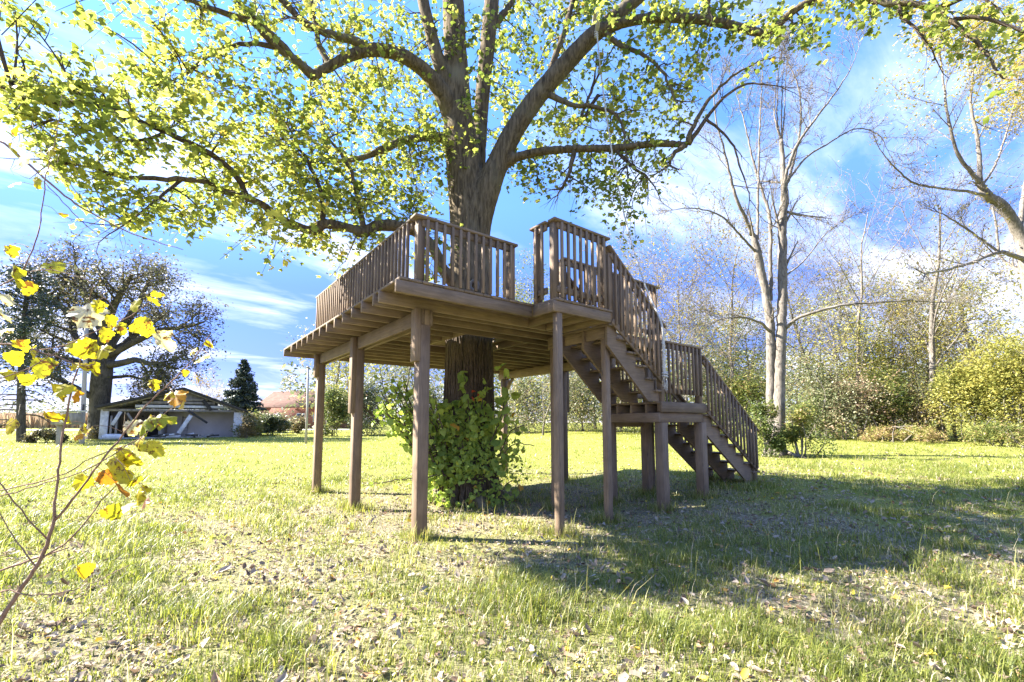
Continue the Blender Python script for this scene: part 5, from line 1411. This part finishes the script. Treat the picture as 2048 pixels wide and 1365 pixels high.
def build_left_things():
    rs = np.random.default_rng(61)
    # timber pole
    d = 27.5; b = at(171, d); root = empty('utility_pole', b, 'plain grey timber pole standing in front of the dark oak trunk', 'pole')
    top = un(173, 655, d); a = Acc(); p = smooth_path([(*(b - UP * 0.3), 0.13), (*((b + top) / 2), 0.115), (*top, 0.10)], 0.5); a.tube(p[:, :3], p[:, 3], 10)
    link('shaft', a.mesh('shaft', M_POLE), root)
    bar('bolt_plate', b + UP * 2.0 - FW * 0.12, b + UP * 2.4 - FW * 0.12, 0.1, 0.03, root, M_DARKIN)
    # slim pole beside the deck
    d = 27.0; b = at(615, d); root = empty('slim_pole', b, 'thin pale pole standing on the lawn left of the deck', 'pole')
    a = Acc(); a.tube([b - UP * 0.3, b + UP * 2.2, un(616, 735, d)], [0.075, 0.065, 0.06], 10); link('shaft', a.mesh('shaft', M_POLE), root)
    a = Acc(); a.tube([un(616, 736, d), un(616, 733, d)], [0.085, 0.07], 10); link('cap', a.mesh('cap', M_POLE), root)
    # wooden box on a post
    d = 26.5; b = at(124, d); root = empty('box_on_post', b, 'weathered wooden box with a small sloping roof raised on a post', 'box')
    c = at(137, d); z0 = un(137, 850, d)[2]; z1 = un(137, 826, d)[2]
    bar('post', b - UP * 0.3, np.array([b[0], b[1], z0]), 0.22, 0.2, root, M_POLE)
    def W(x, y, z): return np.array([c[0], c[1], 0]) + RT * x + FW * y + UP * z
    bar('box', W(-0.62, 0, (z0 + z1) / 2), W(0.62, 0, (z0 + z1) / 2), 0.7, z1 - z0, root, M_OLDWOOD, 0.02)
    bar('lid', W(-0.72, 0, z1 + 0.06), W(0.70, 0, z1 + 0.10), 0.9, 0.06, root, M_WHITE, 0.01)
    bar('door', W(-0.05, -0.36, (z0 + z1) / 2), W(0.35, -0.36, (z0 + z1) / 2), 0.03, 0.45, root, M_WHITE, 0.005)
    bar('hinge', W(0.05, -0.385, (z0 + z1) / 2), W(0.15, -0.385, (z0 + z1) / 2), 0.02, 0.06, root, M_DARKIN)
    # pale tank lying in the grass
    d = 32.0; b = at(231, d); root = empty('tank', b, 'small pale tank lying on its side in the grass before the garage', 'tank')
    h = np.array([0, 0.05, 0.16, 0.30, 1.15, 1.29, 1.40, 1.45]) - 0.72; rr = np.array([0.02, 0.14, 0.2, 0.23, 0.23, 0.2, 0.14, 0.02])
    a = Acc(); a.tube(b + UP * 0.2 + RT * h[:, None], rr, 14); link('shell', a.mesh('shell', M_WHITE), root)
    a = Acc(); a.tube([b + UP * 0.2 + RT * -0.8, b + UP * 0.2 + RT * -0.7], 0.06, 8); link('valve', a.mesh('valve', M_DARKIN), root)
    # road strip far left, on the terrain
    n = 60; l = np.linspace(-150, -20, n); V = []
    for e in (0, 1):
        for q in l:
            dd = 54 + 4.5 * e; x = CAM[0] + FW[0] * dd + RT[0] * q; y = CAM[1] + FW[1] * dd + RT[1] * q; V.append((x, y, float(gz(x, y)) + 0.03))
    Q = [(i, i + 1, n + i + 1, n + i) for i in range(n - 1)]
    tag(link('road', mesh_from('road', V, [Q], M_ROAD)), kind='structure')
    # standing dry corn
    N = 15000; dd = rs.uniform(66, 90, N); px = rs.uniform(-500, 640, N); q = (px - 1024) / FPX * dd
    x = CAM[0] + FW[0] * dd + RT[0] * q; y = CAM[1] + FW[1] * dd + RT[1] * q; z = gz(x, y)
    h = 1.7 + 0.6 * rs.random(N); w = 0.10 + 0.15 * rs.random(N); sl = rs.normal(size=(N, 2)) * 0.25
    B = np.stack([x, y, z], -1); th = rs.random(N) * 6.283; sd = np.stack([np.cos(th), np.sin(th), 0 * th], -1) * w[:, None]
    Tp = B + np.stack([sl[:, 0], sl[:, 1], h], -1)
    V = np.stack([B - sd, B + sd, Tp + sd * 0.6, Tp - sd * 0.6], 1).reshape(-1, 3)
    o = link('corn_field', mesh_from('corn_field', V, [(np.arange(N) * 4)[:, None] + np.arange(4)[None]], M_CORN, np.repeat(rs.random(N), 4)))
    tag(o, 'field of dry tan corn stalks beyond the road on the left', 'corn', kind='stuff')
build_left_things()
bush('brush_heap', 'low dry brown brush heap beside the wooden box on its post', 105, 28.5, 4.0, 0.8, 3500, 0.14, M_OAK, 71, depth=1.2, tone=(0.7, 0.25), cat='brush')
bush('shrub', 'loose grey green shrub in front of the brick house', 545, 40, 4.6, 1.9, 7000, 0.17, M_GREYBUSH, 72, 'shrubs beside the garage')
bush('shrub', 'tall pale shrub between spruce and garage corner', 505, 37.5, 2.6, 2.1, 4000, 0.15, M_BUSH, 73, 'shrubs beside the garage', tone=(0.6, 0.25))
bush('shrub', 'rusty orange creeper bush against the right corner of the garage', 499, 34.8, 1.2, 1.9, 2000, 0.13, M_OAK, 74, 'shrubs beside the garage', tone=(0.95, 0.1))
bush('shrub', 'reddish shrub below the brick house roof', 594, 44, 2.8, 1.5, 3500, 0.16, M_OAK, 75, 'shrubs beside the garage', tone=(0.85, 0.2))
bush('shrub', 'small weedy shrub at the foot of the dark oak', 205, 33.3, 2.2, 0.9, 2200, 0.13, M_OAK, 76, tone=(0.5, 0.25))

# ================================================================== TREE LINE BEHIND AND TO THE RIGHT
CF_SLIM = dict(seg=0.9, curl=0.10, up=(0.05, 0.06, 0.05, 0.03), tap=0.18, sides=(6, 4, 3, 3), max=3, leaf_from=2, n=(14, 7, 5), t0=(0.26, 0.2, 0.15), ang=(40, 40, 42), len=(0.44, 0.48, 0.5), rad=0.45, rmin=0.012, flare=1.4)
CF_ROUND = dict(seg=0.8, curl=0.14, up=(0.03, 0.05, 0.05, 0.02), tap=0.25, sides=(6, 4, 3, 3), max=3, leaf_from=2, n=(12, 7, 5), t0=(0.22, 0.15, 0.15), ang=(55, 48, 50), len=(0.46, 0.5, 0.5), rad=0.45, rmin=0.008, flare=1.3)
G1 = 'leafy trees behind the deck'; G2 = 'bare and thinning trees in the right hand tree line'; G3 = 'bushes of the right hand hedge'
def T(px, d, H, r, label, leaf, per, ls, seed, g, cfg=CF_SLIM, tone=(0.45, 0.22), spread=0.3, cap=12000, bark=None, lean=0.0, name='tree'):
    l = RT * lean + UP
    return tree(name, label, at(px, d), cfg, H, r, bark or M_GREYBARK, leaf, per, ls, seed, g, 'tree', spread, tone, 'ovate', cap, l)
T(655, 41, 10.2, 0.16, 'yellow green tree rising left of the deck behind the leftmost post', M_YBUSH, 3, 0.19, 81, G1, CF_ROUND, (0.5, 0.25), 0.35, 13000)
T(715, 47, 10.0, 0.18, 'second yellowish tree seen under the deck between its two left posts', M_YBUSH, 2, 0.19, 82, G1, CF_ROUND, (0.4, 0.25), 0.4, 11000)
T(418, 62, 6.5, 0.10, 'small sparse orange leaved tree left of the spruce', M_YELLOW, 1, 0.2, 83, None, CF_SLIM, (0.9, 0.15), 0.3, 1200)
T(1035, 46, 14.5, 0.20, 'tall green tree showing in the gap between the two deck railings', M_BUSH, 3, 0.2, 84, G1, CF_ROUND, (0.5, 0.25), 0.4, 14000)
T(940, 52, 11.0, 0.18, 'green tree straight behind the big trunk', M_BUSH, 2, 0.22, 85, G1, CF_ROUND, (0.45, 0.25), 0.4, 10000)
T(815, 50, 9.5, 0.18, 'pale green tree behind the middle of the deck', M_GREYBUSH, 2, 0.21, 86, G1, CF_ROUND, (0.5, 0.25), 0.4, 10000)
T(1240, 38, 13.5, 0.12, 'slim bare tree with a few yellow leaves above the upper stairs', M_YELLOW, 1, 0.14, 87, G2, CF_SLIM, (0.6, 0.25), 0.25, 2200)
T(1300, 34, 12.6, 0.12, 'slim bare tree with pale leaves right of the stair head', M_YELLOW, 1, 0.13, 88, G2, CF_SLIM, (0.6, 0.25), 0.25, 1600)
T(1375, 31, 12.0, 0.13, 'yellow flecked slender tree above the landing railing', M_YELLOW, 1, 0.14, 89, G2, CF_SLIM, (0.55, 0.2), 0.28, 4500)
T(1455, 29, 13.5, 0.15, 'fuller yellow leaved tree just left of the pale twin trunk', M_YELLOW, 2, 0.13, 90, G2, CF_SLIM, (0.6, 0.2), 0.3, 7500)
T(1640, 30, 13.0, 0.14, 'dark bare tree just right of the pale twin trunk', M_YELLOW, 1, 0.12, 91, G2, CF_SLIM, (0.5, 0.2), 0.25, 700, M_DARKBARK)
T(1715, 27, 13.5, 0.13, 'bare forked tree left of the shaggy trunk', M_YELLOW, 1, 0.11, 92, G2, CF_SLIM, (0.5, 0.2), 0.25, 500)
T(1780, 33, 12.0, 0.13, 'thin bare tree with curling twigs in the middle of the hedge', M_YELLOW, 1, 0.12, 93, G2, CF_SLIM, (0.5, 0.2), 0.25, 900, lean=0.06)
T(1880, 24, 12.8, 0.19, 'leaning bare tree with shaggy vine wrapped base', M_YELLOW, 1, 0.10, 94, G2, CF_SLIM, (0.5, 0.2), 0.22, 900, lean=-0.07)
T(1960, 31, 11.0, 0.16, 'thinning tree with tan leaves near the right edge', M_YELLOW, 2, 0.14, 95, G2, CF_ROUND, (0.5, 0.25), 0.32, 5000)
T(2035, 26, 10.0, 0.16, 'leafy green and yellow tree at the right edge', M_YBUSH, 2, 0.15, 96, G2, CF_ROUND, (0.5, 0.25), 0.35, 9000)
T(1190, 45, 10.0, 0.14, 'pale feathery tree behind the stair head post', M_GREYBUSH, 1, 0.18, 97, G2, CF_SLIM, (0.6, 0.25), 0.35, 5000)
T(1820, 38, 9.0, 0.14, 'low yellowing tree behind the hedge', M_YBUSH, 2, 0.17, 98, G2, CF_ROUND, (0.5, 0.25), 0.35, 8000)
T(1690, 36, 8.2, 0.14, 'rounded yellow green tree behind the hedge right of the twin trunk', M_YBUSH, 2, 0.17, 99, G2, CF_ROUND, (0.45, 0.25), 0.35, 9000)
T(1520, 37, 9.0, 0.14, 'dark leafed tree behind the pale twin trunk', M_BUSH, 2, 0.18, 100, G2, CF_ROUND, (0.3, 0.2), 0.35, 9000)
T(1400, 40, 8.5, 0.14, 'dark grey green tree behind the landing', M_BUSH, 2, 0.18, 101, G2, CF_ROUND, (0.3, 0.2), 0.35, 9000)

CF_THICK = dict(seg=0.7, curl=0.16, up=(0.05, 0.07, 0.05, 0.02), tap=0.2, sides=(5, 3, 3, 3), max=3, leaf_from=1, n=(15, 7, 5), t0=(0.12, 0.12, 0.1), ang=(42, 45, 45), len=(0.42, 0.52, 0.5), rad=0.5, rmin=0.011, flare=1.2)
for i, (px, d, H, mt, tn, cap, lab) in enumerate((
    (1085, 37, 7.5, M_GREYBUSH, .55, 8000, 'pale thicket tree right of the vine covered trunk'), (1165, 41, 9.0, M_YBUSH, .6, 8000, 'yellow green thicket tree between the right deck posts'),
    (1225, 33, 8.6, M_YELLOW, .5, 7000, 'tan thicket tree beside the upper stair'), (1290, 36, 9.6, M_YBUSH, .7, 8000, 'yellowish thicket tree behind the stair rail'),
    (1345, 30, 8.2, M_GREYBUSH, .6, 8000, 'pale thicket tree behind the landing rail'), (1410, 33, 10.0, M_YBUSH, .65, 8000, 'light green thicket tree above the landing rail'),
    (1470, 34, 8.0, M_BUSH, .5, 8000, 'green thicket tree left of the twin trunk'), (1600, 31, 8.6, M_GREYBUSH, .6, 8000, 'greyish thicket tree right behind the twin trunk'),
    (1655, 27, 7.2, M_YBUSH, .6, 8000, 'pale yellow thicket tree right of the twin trunk'), (1720, 32, 9.4, M_YELLOW, .45, 7000, 'tan twiggy thicket tree in the hedge'),
    (1770, 29, 7.8, M_YBUSH, .65, 8000, 'yellow flecked thicket tree left of the shaggy trunk'), (1835, 30, 8.6, M_GREYBUSH, .65, 8000, 'silvery thicket tree behind the shaggy trunk'),
    (1905, 27, 7.6, M_YELLOW, .55, 7000, 'rust tinged thicket tree right of the shaggy trunk'), (1965, 25, 7.6, M_YBUSH, .6, 9000, 'green gold thicket tree near the right edge'),
    (2040, 23, 8.0, M_YBUSH, .7, 9000, 'tall gold thicket tree against the right edge'))):
    T(px, d, H * 1.1, 0.085, lab, mt, 2, 0.125, 400 + i, G2, CF_THICK, (tn, 0.25), 0.28, int(cap * 1.4))
for i, (px, d, w, h, n, ls, mt, tone, lab) in enumerate((
    (668, 38, 2.6, 4.0, 6000, 0.16, M_BUSH, (0.3, 0.2), 'dark green bush close behind the leftmost deck post'),
    (735, 40, 4.4, 5.0, 8000, 0.17, M_GREYBUSH, (0.35, 0.25), 'dark bush behind the second deck post'),
    (850, 44, 6.5, 5.0, 8000, 0.18, M_GREYBUSH, (0.5, 0.25), 'pale bush behind the front left deck post'),
    (960, 46, 6.0, 5.0, 8000, 0.18, M_BUSH, (0.4, 0.25), 'green bush behind the vine covered trunk'),
    (1060, 43, 5.5, 5.6, 9000, 0.17, M_GREYBUSH, (0.6, 0.25), 'pale mottled bush right of the trunk under the deck'),
    (1150, 40, 5.0, 5.2, 9000, 0.16, M_GREYBUSH, (0.55, 0.25), 'silvery bush behind the two front right deck posts'),
    (1240, 38, 5.0, 4.9, 9000, 0.16, M_GREYBUSH, (0.45, 0.25), 'grey green bush seen under the upper stairs'),
    (1330, 35, 4.6, 4.6, 9000, 0.15, M_BUSH, (0.35, 0.25), 'green bush seen under the landing'),
    (1420, 31, 4.4, 4.9, 9000, 0.14, M_GREYBUSH, (0.5, 0.25), 'silvery bush behind the lower stairs'),
    (1490, 29, 3.6, 4.2, 8000, 0.13, M_BUSH, (0.5, 0.25), 'mid green bush left of the pale twin trunk'),
    (1625, 26, 4.2, 4.3, 9000, 0.125, M_GREYBUSH, (0.55, 0.25), 'silvery bush right of the pale twin trunk'),
    (1700, 25, 3.6, 3.6, 9000, 0.12, M_GREYBUSH, (0.75, 0.2), 'pale dry bush in the middle of the hedge'),
    (1775, 25, 3.4, 4.0, 9000, 0.12, M_BUSH, (0.45, 0.25), 'leafy green bush in the middle of the hedge'),
    (1850, 24, 3.0, 3.0, 5000, 0.11, M_OAK, (0.75, 0.25), 'brownish tangle bush at the foot of the shaggy trunk'),
    (1935, 22.5, 3.6, 4.0, 11000, 0.115, M_YBUSH, (0.5, 0.25), 'yellow green bush left of the right edge'),
    (2030, 21, 3.8, 5.2, 13000, 0.115, M_YBUSH, (0.6, 0.25), 'large bright yellow green bush at the right edge'),
    (1745, 28, 5.0, 6.2, 10000, 0.14, M_YBUSH, (0.45, 0.25), 'tall yellow green bush behind the hedge'),
    (1990, 19.5, 3.4, 1.1, 4200, 0.085, M_BUSH, (0.6, 0.25), 'low weedy bush at the grass edge far right'),
    (1800, 22.5, 5.2, 0.95, 4600, 0.085, M_BUSH, (0.85, 0.2), 'low brown weed clump along the grass edge'),
    (2110, 22, 4.0, 5.0, 7000, 0.12, M_YBUSH, (0.45, 0.25), 'bush cut by the right edge'))):
    bush('bush', lab, px, d, w * 1.12, h, int(n * 1.0), ls, mt, 200 + i, G3, tone=tone, depth=w * 0.9, lobes=22)

def build_twin():
    rs = np.random.default_rng(55)
    d = 15.3; b = at(1556, d)
    root = empty('bare_tree', b, 'tall pale bare tree with twin trunks right of the lower stairs', 'tree')
    acc = Acc(); lp = []
    cfg = dict(seg=0.5, curl=0.10, up=(0.07, 0.07, 0.05), tap=0.2, sides=(5, 4, 3), max=2, n=(8, 5), t0=(0.15, 0.15), ang=(34, 40), len=(0.5, 0.55), rad=0.5, rmin=0.0065)
    def limb(rows, n=9, sub=1.0, sides=10, L=1.6, t0=0.3):
        p = smooth_path([(*un(x, y, d + o), r * (0.86 if r > 8 else 0.64) * d / FPX) for x, y, o, r in rows], 0.15)
        p[:, :3] += rs.normal(size=(len(p), 3)) * 0.008
        acc.tube(p[:, :3], p[:, 3], sides, wob=0.12)
        for i in range(n):
            t = t0 + (1 - t0) * (i + rs.random()) / n; k = min(len(p) - 2, int(t * (len(p) - 1)))
            dr = unit(p[k + 1, :3] - p[k, :3]); dv = unit(dr * 0.8 + rs.normal(size=3) * 0.75 + UP * 0.25)
            grow(acc, lp, p[k, :3], dv, L * rs.uniform(0.6, 1.3), max(0.009, p[k, 3] * 0.42), 0, cfg, rs)
        if rows[-1][3] < 3:          # the limb runs out in a spray of fine twigs
            dr = unit(p[-1, :3] - p[-3, :3])
            for i in range(2):
                grow(acc, lp, p[-1, :3], unit(dr + 0.3 * rs.normal(size=3)), L * 0.7, max(0.009, p[-1, 3]), 0, cfg, rs)
    limb([(1556, 935, 0, 22), (1557, 905, 0, 16), (1558, 843, 0, 13), (1561, 714, 0, 11.5), (1565, 593, 0, 10.5), (1565, 452, 0, 9.5), (1569, 400, 0, 9), (1566, 340, 0, 8), (1562, 280, 0, 7)], 7, L=1.5, t0=0.45)
    limb([(1548, 930, .3, 16), (1543, 850, .25, 11), (1541, 803, .2, 10), (1541, 662, .15, 10), (1530, 581, .1, 9), (1514, 500, 0, 8.5), (1505, 468, 0, 8)], 3, L=1.2, t0=0.5)
    limb([(1505, 470, 0, 7), (1490, 435, -.2, 5.5), (1473, 398, -.4, 5), (1460, 350, -.5, 4), (1448, 300, -.6, 3.2), (1432, 240, -.7, 2.2), (1425, 160, -.8, 1.2)], 10, L=1.7)
    limb([(1541, 600, .15, 7), (1541, 520, .3, 6), (1540, 440, .4, 5.5), (1528, 395, .5, 4.5), (1508, 330, .6, 3.5), (1490, 250, .7, 2.2), (1470, 180, .8, 1.2)], 10, L=1.7)
    limb([(1515, 480, 0, 4.5), (1516, 400, .2, 4), (1518, 300, .3, 3), (1522, 200, .4, 2), (1526, 110, .4, 1)], 9, L=1.5)
    limb([(1565, 400, 0, 6), (1575, 340, -.3, 5), (1597, 285, -.5, 4.2), (1630, 240, -.7, 3.5), (1668, 190, -.9, 2.5), (1700, 140, -1, 1.5), (1718, 95, -1, .8)], 9, L=1.4)
    limb([(1570, 380, .1, 5.5), (1585, 330, .4, 4.5), (1600, 260, .6, 3.6), (1598, 180, .7, 2.5), (1570, 110, .8, 1.2)], 9, L=1.5)
    limb([(1568, 372, 0, 4), (1610, 318, .2, 3.3), (1660, 285, .3, 2.7), (1712, 258, .4, 2), (1755, 268, .4, 1.4), (1775, 300, .4, .8)], 7, L=1.1)
    for x in (1552, 1557, 1566, 1572): limb([(1563, 285, 0, 3), (x - 3, 230, .1, 2.2), (x, 150 + rs.uniform(-30, 30), rs.normal() * .2, 1.2), (x + 8, 90, 0, .6)], 5, L=0.9, sides=6)
    limb([(1566, 662, 0, 6), (1590, 640, -.4, 5), (1622, 627, -.7, 4.5), (1682, 611, -1, 3.8), (1763, 605, -1.3, 3), (1823, 601, -1.5, 2), (1870, 606, -1.6, 1)], 9, L=1.0)
    limb([(1541, 665, .1, 5), (1520, 645, -.2, 4), (1490, 636, -.5, 3.2), (1455, 637, -.7, 2.4), (1400, 652, -.9, 1.2)], 7, L=0.9)
    limb([(1512, 505, 0, 4), (1480, 470, -.3, 3.2), (1440, 432, -.5, 2.5), (1390, 417, -.7, 1.8), (1345, 420, -.8, 1)], 7, L=0.9)
    limb([(1562, 560, .1, 4), (1580, 545, .3, 3), (1610, 520, .5, 2.2), (1650, 470, .6, 1.4), (1690, 440, .6, .8)], 6, L=1.0)
    link('trunk', acc.mesh('trunk', M_GREYBARK), root)
    link('crown', crown_mesh(lp, 1, 0.075, 'ovate', M_YELLOW, rs, 0.10, 0.2, (0.6, 0.25), 260), root)
    # pale root on the ground
    a = Acc(); p = smooth_path([(*(at(1564, d) + UP * 0.12), 0.09), (*(at(1580, d - 0.4) + UP * 0.05), 0.07), (*(at(1596, d - 0.9) + UP * 0.02), 0.04), (*(at(1606, d - 1.3)), 0.02)], 0.08); a.tube(p[:, :3], p[:, 3], 7)
    link('root', a.mesh('root', M_GREYBARK), root)
    # far right limb tree
    rs = np.random.default_rng(56); d2 = 16.0; b = at(2085, d2)
    root = empty('arching_tree', b, 'leaning tree at the right edge with arching limbs and yellow leaves on top', 'tree')
    acc = Acc(); lp = []; d = d2
    limb([(2085, 935, 0, 20), (2080, 800, 0, 17), (2068, 640, 0, 15), (2052, 520, 0, 13), (2038, 468, 0, 12), (2008, 415, -.2, 10.5), (1973, 390, -.4, 9), (1958, 360, -.5, 8)], 3, L=1.2, t0=0.6)
    n0 = len(lp)
    limb([(1960, 366, -.5, 6.5), (1917, 310, -.7, 5), (1898, 246, -.9, 4), (1888, 176, -1, 2.8), (1880, 110, -1.1, 1.6)], 9, L=1.5)
    limb([(1960, 362, -.5, 7), (1956, 281, -.4, 5.2), (1942, 218, -.3, 4), (1945, 158, -.2, 3), (1955, 90, -.2, 1.6)], 9, L=1.5)
    limb([(1965, 372, -.5, 4), (1990, 330, -.2, 3.2), (2012, 270, 0, 2.6), (2030, 200, .2, 2), (2040, 130, .3, 1.2)], 8, L=1.4)
    limb([(2040, 470, 0, 7), (2046, 400, .2, 6), (2062, 300, .4, 5), (2070, 180, .5, 3.5), (2060, 90, .5, 2)], 10, L=1.8)
    top = lp[n0:]
    limb([(1975, 392, -.4, 5), (1940, 384, -.6, 4.2), (1903, 380, -.8, 3.6), (1832, 368, -1.1, 2.8), (1790, 335, -1.3, 2), (1760, 300, -1.4, 1.2)], 8, L=1.0)
    limb([(2050, 520, 0, 8), (2022, 510, -.2, 6.5), (1997, 505, -.3, 5.5), (1944, 525, -.6, 4.5), (1895, 540, -.9, 3.5), (1850, 548, -1.1, 2)], 9, L=1.0)
    limb([(1997, 505, -.3, 3.5), (1992, 450, -.3, 2.8), (1984, 410, -.3, 2)], 4, L=0.8)
    limb([(2000, 507, -.3, 4), (1950, 470, -.4, 3), (1905, 440, -.6, 2.2), (1880, 425, -.7, 1.4)], 6, L=0.9)
    link('trunk', acc.mesh('trunk', M_GREYBARK), root)
    hi = [q for q in top if q[:, 2].mean() > un(1950, 245, d)[2]]
    lo = [q for q in lp if q[:, 2].mean() <= un(1950, 245, d)[2]]
    P = crown_mesh(hi, 30, 0.095, 'ovate', M_GOLD, rs, 0.26, 0.3, (0.6, 0.25), 9500)
    link('crown', P, root)
    if lo: link('crown', crown_mesh(lo, 1, 0.09, 'ovate', M_YELLOW, rs, 0.15, 0.2, (0.7, 0.2), 500), root)
build_twin()
bush('shrub', 'dark green leafy shrub round the foot of the pale twin trunk', 1525, 14.7, 1.35, 2.0, 4200, 0.08, M_BUSH, 301, tone=(0.35, 0.2), lobes=9)
bush('shrub', 'low green sprouts right of the foot of the pale twin trunk', 1605, 14.6, 1.4, 1.8, 3400, 0.08, M_BUSH, 302, tone=(0.45, 0.2), lobes=8)

def build_far():
    rs = np.random.default_rng(77)
    P = []
    for px0, px1, d0, d1, h0, n in ((-700, 600, 95, 135, 5.0, 14000), (560, 2900, 55, 100, 10.5, 44000)):
        d = rs.uniform(d0, d1, n); px = rs.uniform(px0, px1, n); q = (px - 1024) / FPX * d
        x = CAM[0] + FW[0] * d + RT[0] * q; y = CAM[1] + FW[1] * d + RT[1] * q
        top = h0 * (0.35 + 1.1 * fbm(q * 0.11 + 3, d * 0.05, 4))
        P.append(np.stack([x, y, gz(x, y) + rs.random(n) ** 0.8 * top], -1))
    # brush that closes the view right behind the hedge
    n = 60000
    d = rs.uniform(37, 58, n); px = rs.uniform(1010, 2700, n); q = (px - 1024) / FPX * d
    x = CAM[0] + FW[0] * d + RT[0] * q; y = CAM[1] + FW[1] * d + RT[1] * q
    top = 10.0 * (0.30 + 1.15 * fbm(q * 0.21 + 13, d * 0.11, 4))
    B = np.stack([x, y, gz(x, y) + rs.random(n) ** 1.15 * top], -1)
    t = np.clip(0.5 + 0.25 * rs.normal(size=n) + 0.8 * (fbm(x * 0.5, y * 0.5 + B[:, 2] * 0.5, 3) - 0.5), 0, 1)
    o = link('brush', leaf_mesh('brush', B, 0.20 * (0.5 + rs.random(n)), 'ovate', t, M_YBUSH, frames=orient(n, 0.2, 0.1, rs)))
    tag(o, 'tall pale yellow green brush massed behind the right hand hedge', 'brush', kind='stuff')
    P = np.vstack(P); n = len(P)
    o = link('far_woods', leaf_mesh('far_woods', P, 0.62 * (0.5 + rs.random(n)), 'ovate', np.clip(0.42 + 0.25 * rs.normal(size=n), 0, 1), M_GREYBUSH, frames=orient(n, 0.2, 0.1, rs)))
    tag(o, 'distant mixed woods closing the horizon behind the hedge', 'woods', kind='stuff')
build_far()
